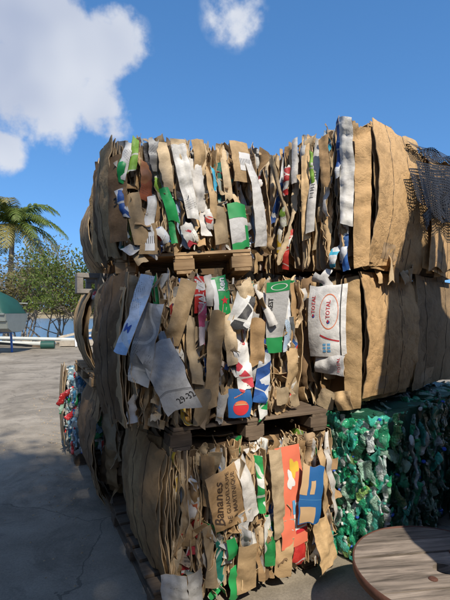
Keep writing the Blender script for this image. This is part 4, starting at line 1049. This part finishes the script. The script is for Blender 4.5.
# ------------------------------------------------------------------ black netting over the right bales
t = NT('netting_black'); tc = t.new('TexCoord'); mp = t.new('Mapping'); mp.inputs['Scale'].default_value = (34, 70, 70); t.link(tc.outputs['UV'], mp.inputs['Vector'])
sx = t.new('SeparateXYZ'); t.link(mp.outputs[0], sx.inputs[0])
fx = t.math('FRACT', sx.outputs[0]); fy = t.math('FRACT', sx.outputs[1])
a = t.math('MAXIMUM', t.math('LESS_THAN', fx, .45), t.math('LESS_THAN', fy, .45))
t.b.inputs['Base Color'].default_value = (.02, .02, .022, 1); t.b.inputs['Roughness'].default_value = .6; t.link(a, t.b.inputs['Alpha'])
NETM = t.m
net = empty('netting', mat=bale_matrix(tuple(P3 - WB * .82), YB)); tag(net, 'black mesh netting draped over the right top bales', 'net')
def net_piece(name, pts, nu, nv, folds, seed):
    """pts: four corners (u, w, z) in the bale's frame, swept between and puckered"""
    rng = random.Random(seed); A_, B_, C_, D_ = [np.array(p, float) for p in pts]; V, UV = [], []
    for j in range(nv + 1):
        for i in range(nu + 1):
            s_, t_ = i / nu, j / nv; p = (A_ * (1 - s_) + B_ * s_) * (1 - t_) + (D_ * (1 - s_) + C_ * s_) * t_
            p = p + np.array([.012 * math.sin(folds * s_ * 6.28 + seed) * (.3 + t_), 0, .006 * math.sin(s_ * 11 + seed + t_ * 5) - .05 * t_ * math.sin(s_ * 9.0 + seed) ** 2]); V.append(tuple(p)); UV.append((s_ * np.linalg.norm(B_ - A_), t_ * np.linalg.norm(D_ - A_)))
    Fc = [(j * (nu + 1) + i, j * (nu + 1) + i + 1, (j + 1) * (nu + 1) + i + 1, (j + 1) * (nu + 1) + i) for j in range(nv) for i in range(nu)]
    return mesh_obj(name, V, Fc, NETM, net, True, UV)
net_piece('hanging_net', [(1.00, .32, .66), (1.01, 1.75, .98), (1.02, 1.75, .42), (1.02, .40, .50)], 40, 12, 3, 1)
net_piece('hanging_net', [(1.01, .42, .74), (1.02, 1.75, .96), (1.04, 1.75, .36), (1.04, .52, .44)], 40, 12, 4, 9)
net_piece('net_fold', [(1.02, .50, .38), (1.03, 1.45, .86), (1.03, 1.45, .80), (1.02, .56, .32)], 30, 4, 2, 2)
net_piece('net_fold', [(1.03, .50, .38), (1.045, 1.45, .86), (1.045, 1.45, .81), (1.03, .54, .34)], 30, 4, 5, 7)
net_piece('top_net', [(.96, .40, .88), (.90, 1.9, 1.12), (1.02, 1.9, .98), (1.0, .50, .84)], 40, 6, 2, 3)
net_piece('top_net', [(.70, .60, .95), (.55, 1.9, 1.05), (.98, 1.9, 1.08), (.97, .45, .90)], 40, 8, 2, 4)

# ------------------------------------------------------------------ neighbouring stack beside the photographer, out of frame; it shades the lower right
for k in range(4):
    b = bale('cardboard_bale', ['lowest', 'second', 'third', 'topmost'][k] + ' bale of the neighbouring stack beside the photographer', ((1.42, 1.40, 1.62, 1.70)[k], .90, .004 + .91 * k), 0, 1.05, 1.05, .905, 151 + k, group='bales of the neighbouring stack')
    side_panels(b, -1, 3, (.02, .05)); side_panels(b, 1, 2, (.02, .05)); top_flaps(b, 8)
    if k == 3:
        for j in range(9): sheet(b.root, 'loose_sheet', (.05 + .11 * j, .8, .95), (R(b.rng.gauss(0, 12)), R(b.rng.gauss(0, 20)), R(b.rng.gauss(0, 25))), .14, b.rng.uniform(.1, .42), b.rng.choice(KR), b.rng, folds=2)
    for j in range(5): sheet(b.root, 'outer_sheet', (.1 + .2 * j, 1.06, .43), (0, R(b.rng.gauss(0, 4)), R(180)), .3, .84, b.rng.choice(KR), b.rng, crumple=.008, folds=2, res=.04)

for k in range(3):  # stack added out of view to keep sky light off the bottle bales
    b = bale('cardboard_bale', ['lowest', 'middle', 'topmost'][k] + ' bale of an added stack out of view, blocking sky light from the right', (2.35, 2.15, .004 + .87 * k), 4, 1.0, 1.1, .866, 161 + k, group='bales of the added sky-blocking stack')
    side_panels(b, -1, 4, (.02, .05)); fill_edges(b, .05); side_panels(b, 1, 2, (.02, .04)); top_flaps(b, 6)

# ------------------------------------------------------------------ grit and shreds on the yard
r = np.random.default_rng(31); n = 900
P = np.stack([r.uniform(-3.2, 1.4, n), r.uniform(1.7, 9, n), np.full(n, .004)], 1); near = r.random(n) < .45
P[near, 0] = -.55 - (P[near, 1] - 2.3) * .45 - np.abs(r.normal(0, .22, near.sum()))
V, Fc = [], []
for k in range(n):
    sz = abs(r.normal(.004, .004)) + .0015; base = len(V); an = r.uniform(0, 6.28)
    for q in range(4): V.append((P[k, 0] + sz * math.cos(an + q * 1.57) * r.uniform(.6, 1.4), P[k, 1] + sz * math.sin(an + q * 1.57) * r.uniform(.6, 1.4), .001))
    V.append((P[k, 0], P[k, 1], sz * r.uniform(.5, 1.0)))
    Fc += [(base + q, base + (q + 1) % 4, base + 4) for q in range(4)]
tag(mesh_obj('grit', V, Fc, KR[3]), 'fine grit and cardboard crumbs scattered over the yard', 'grit', kind='stuff')
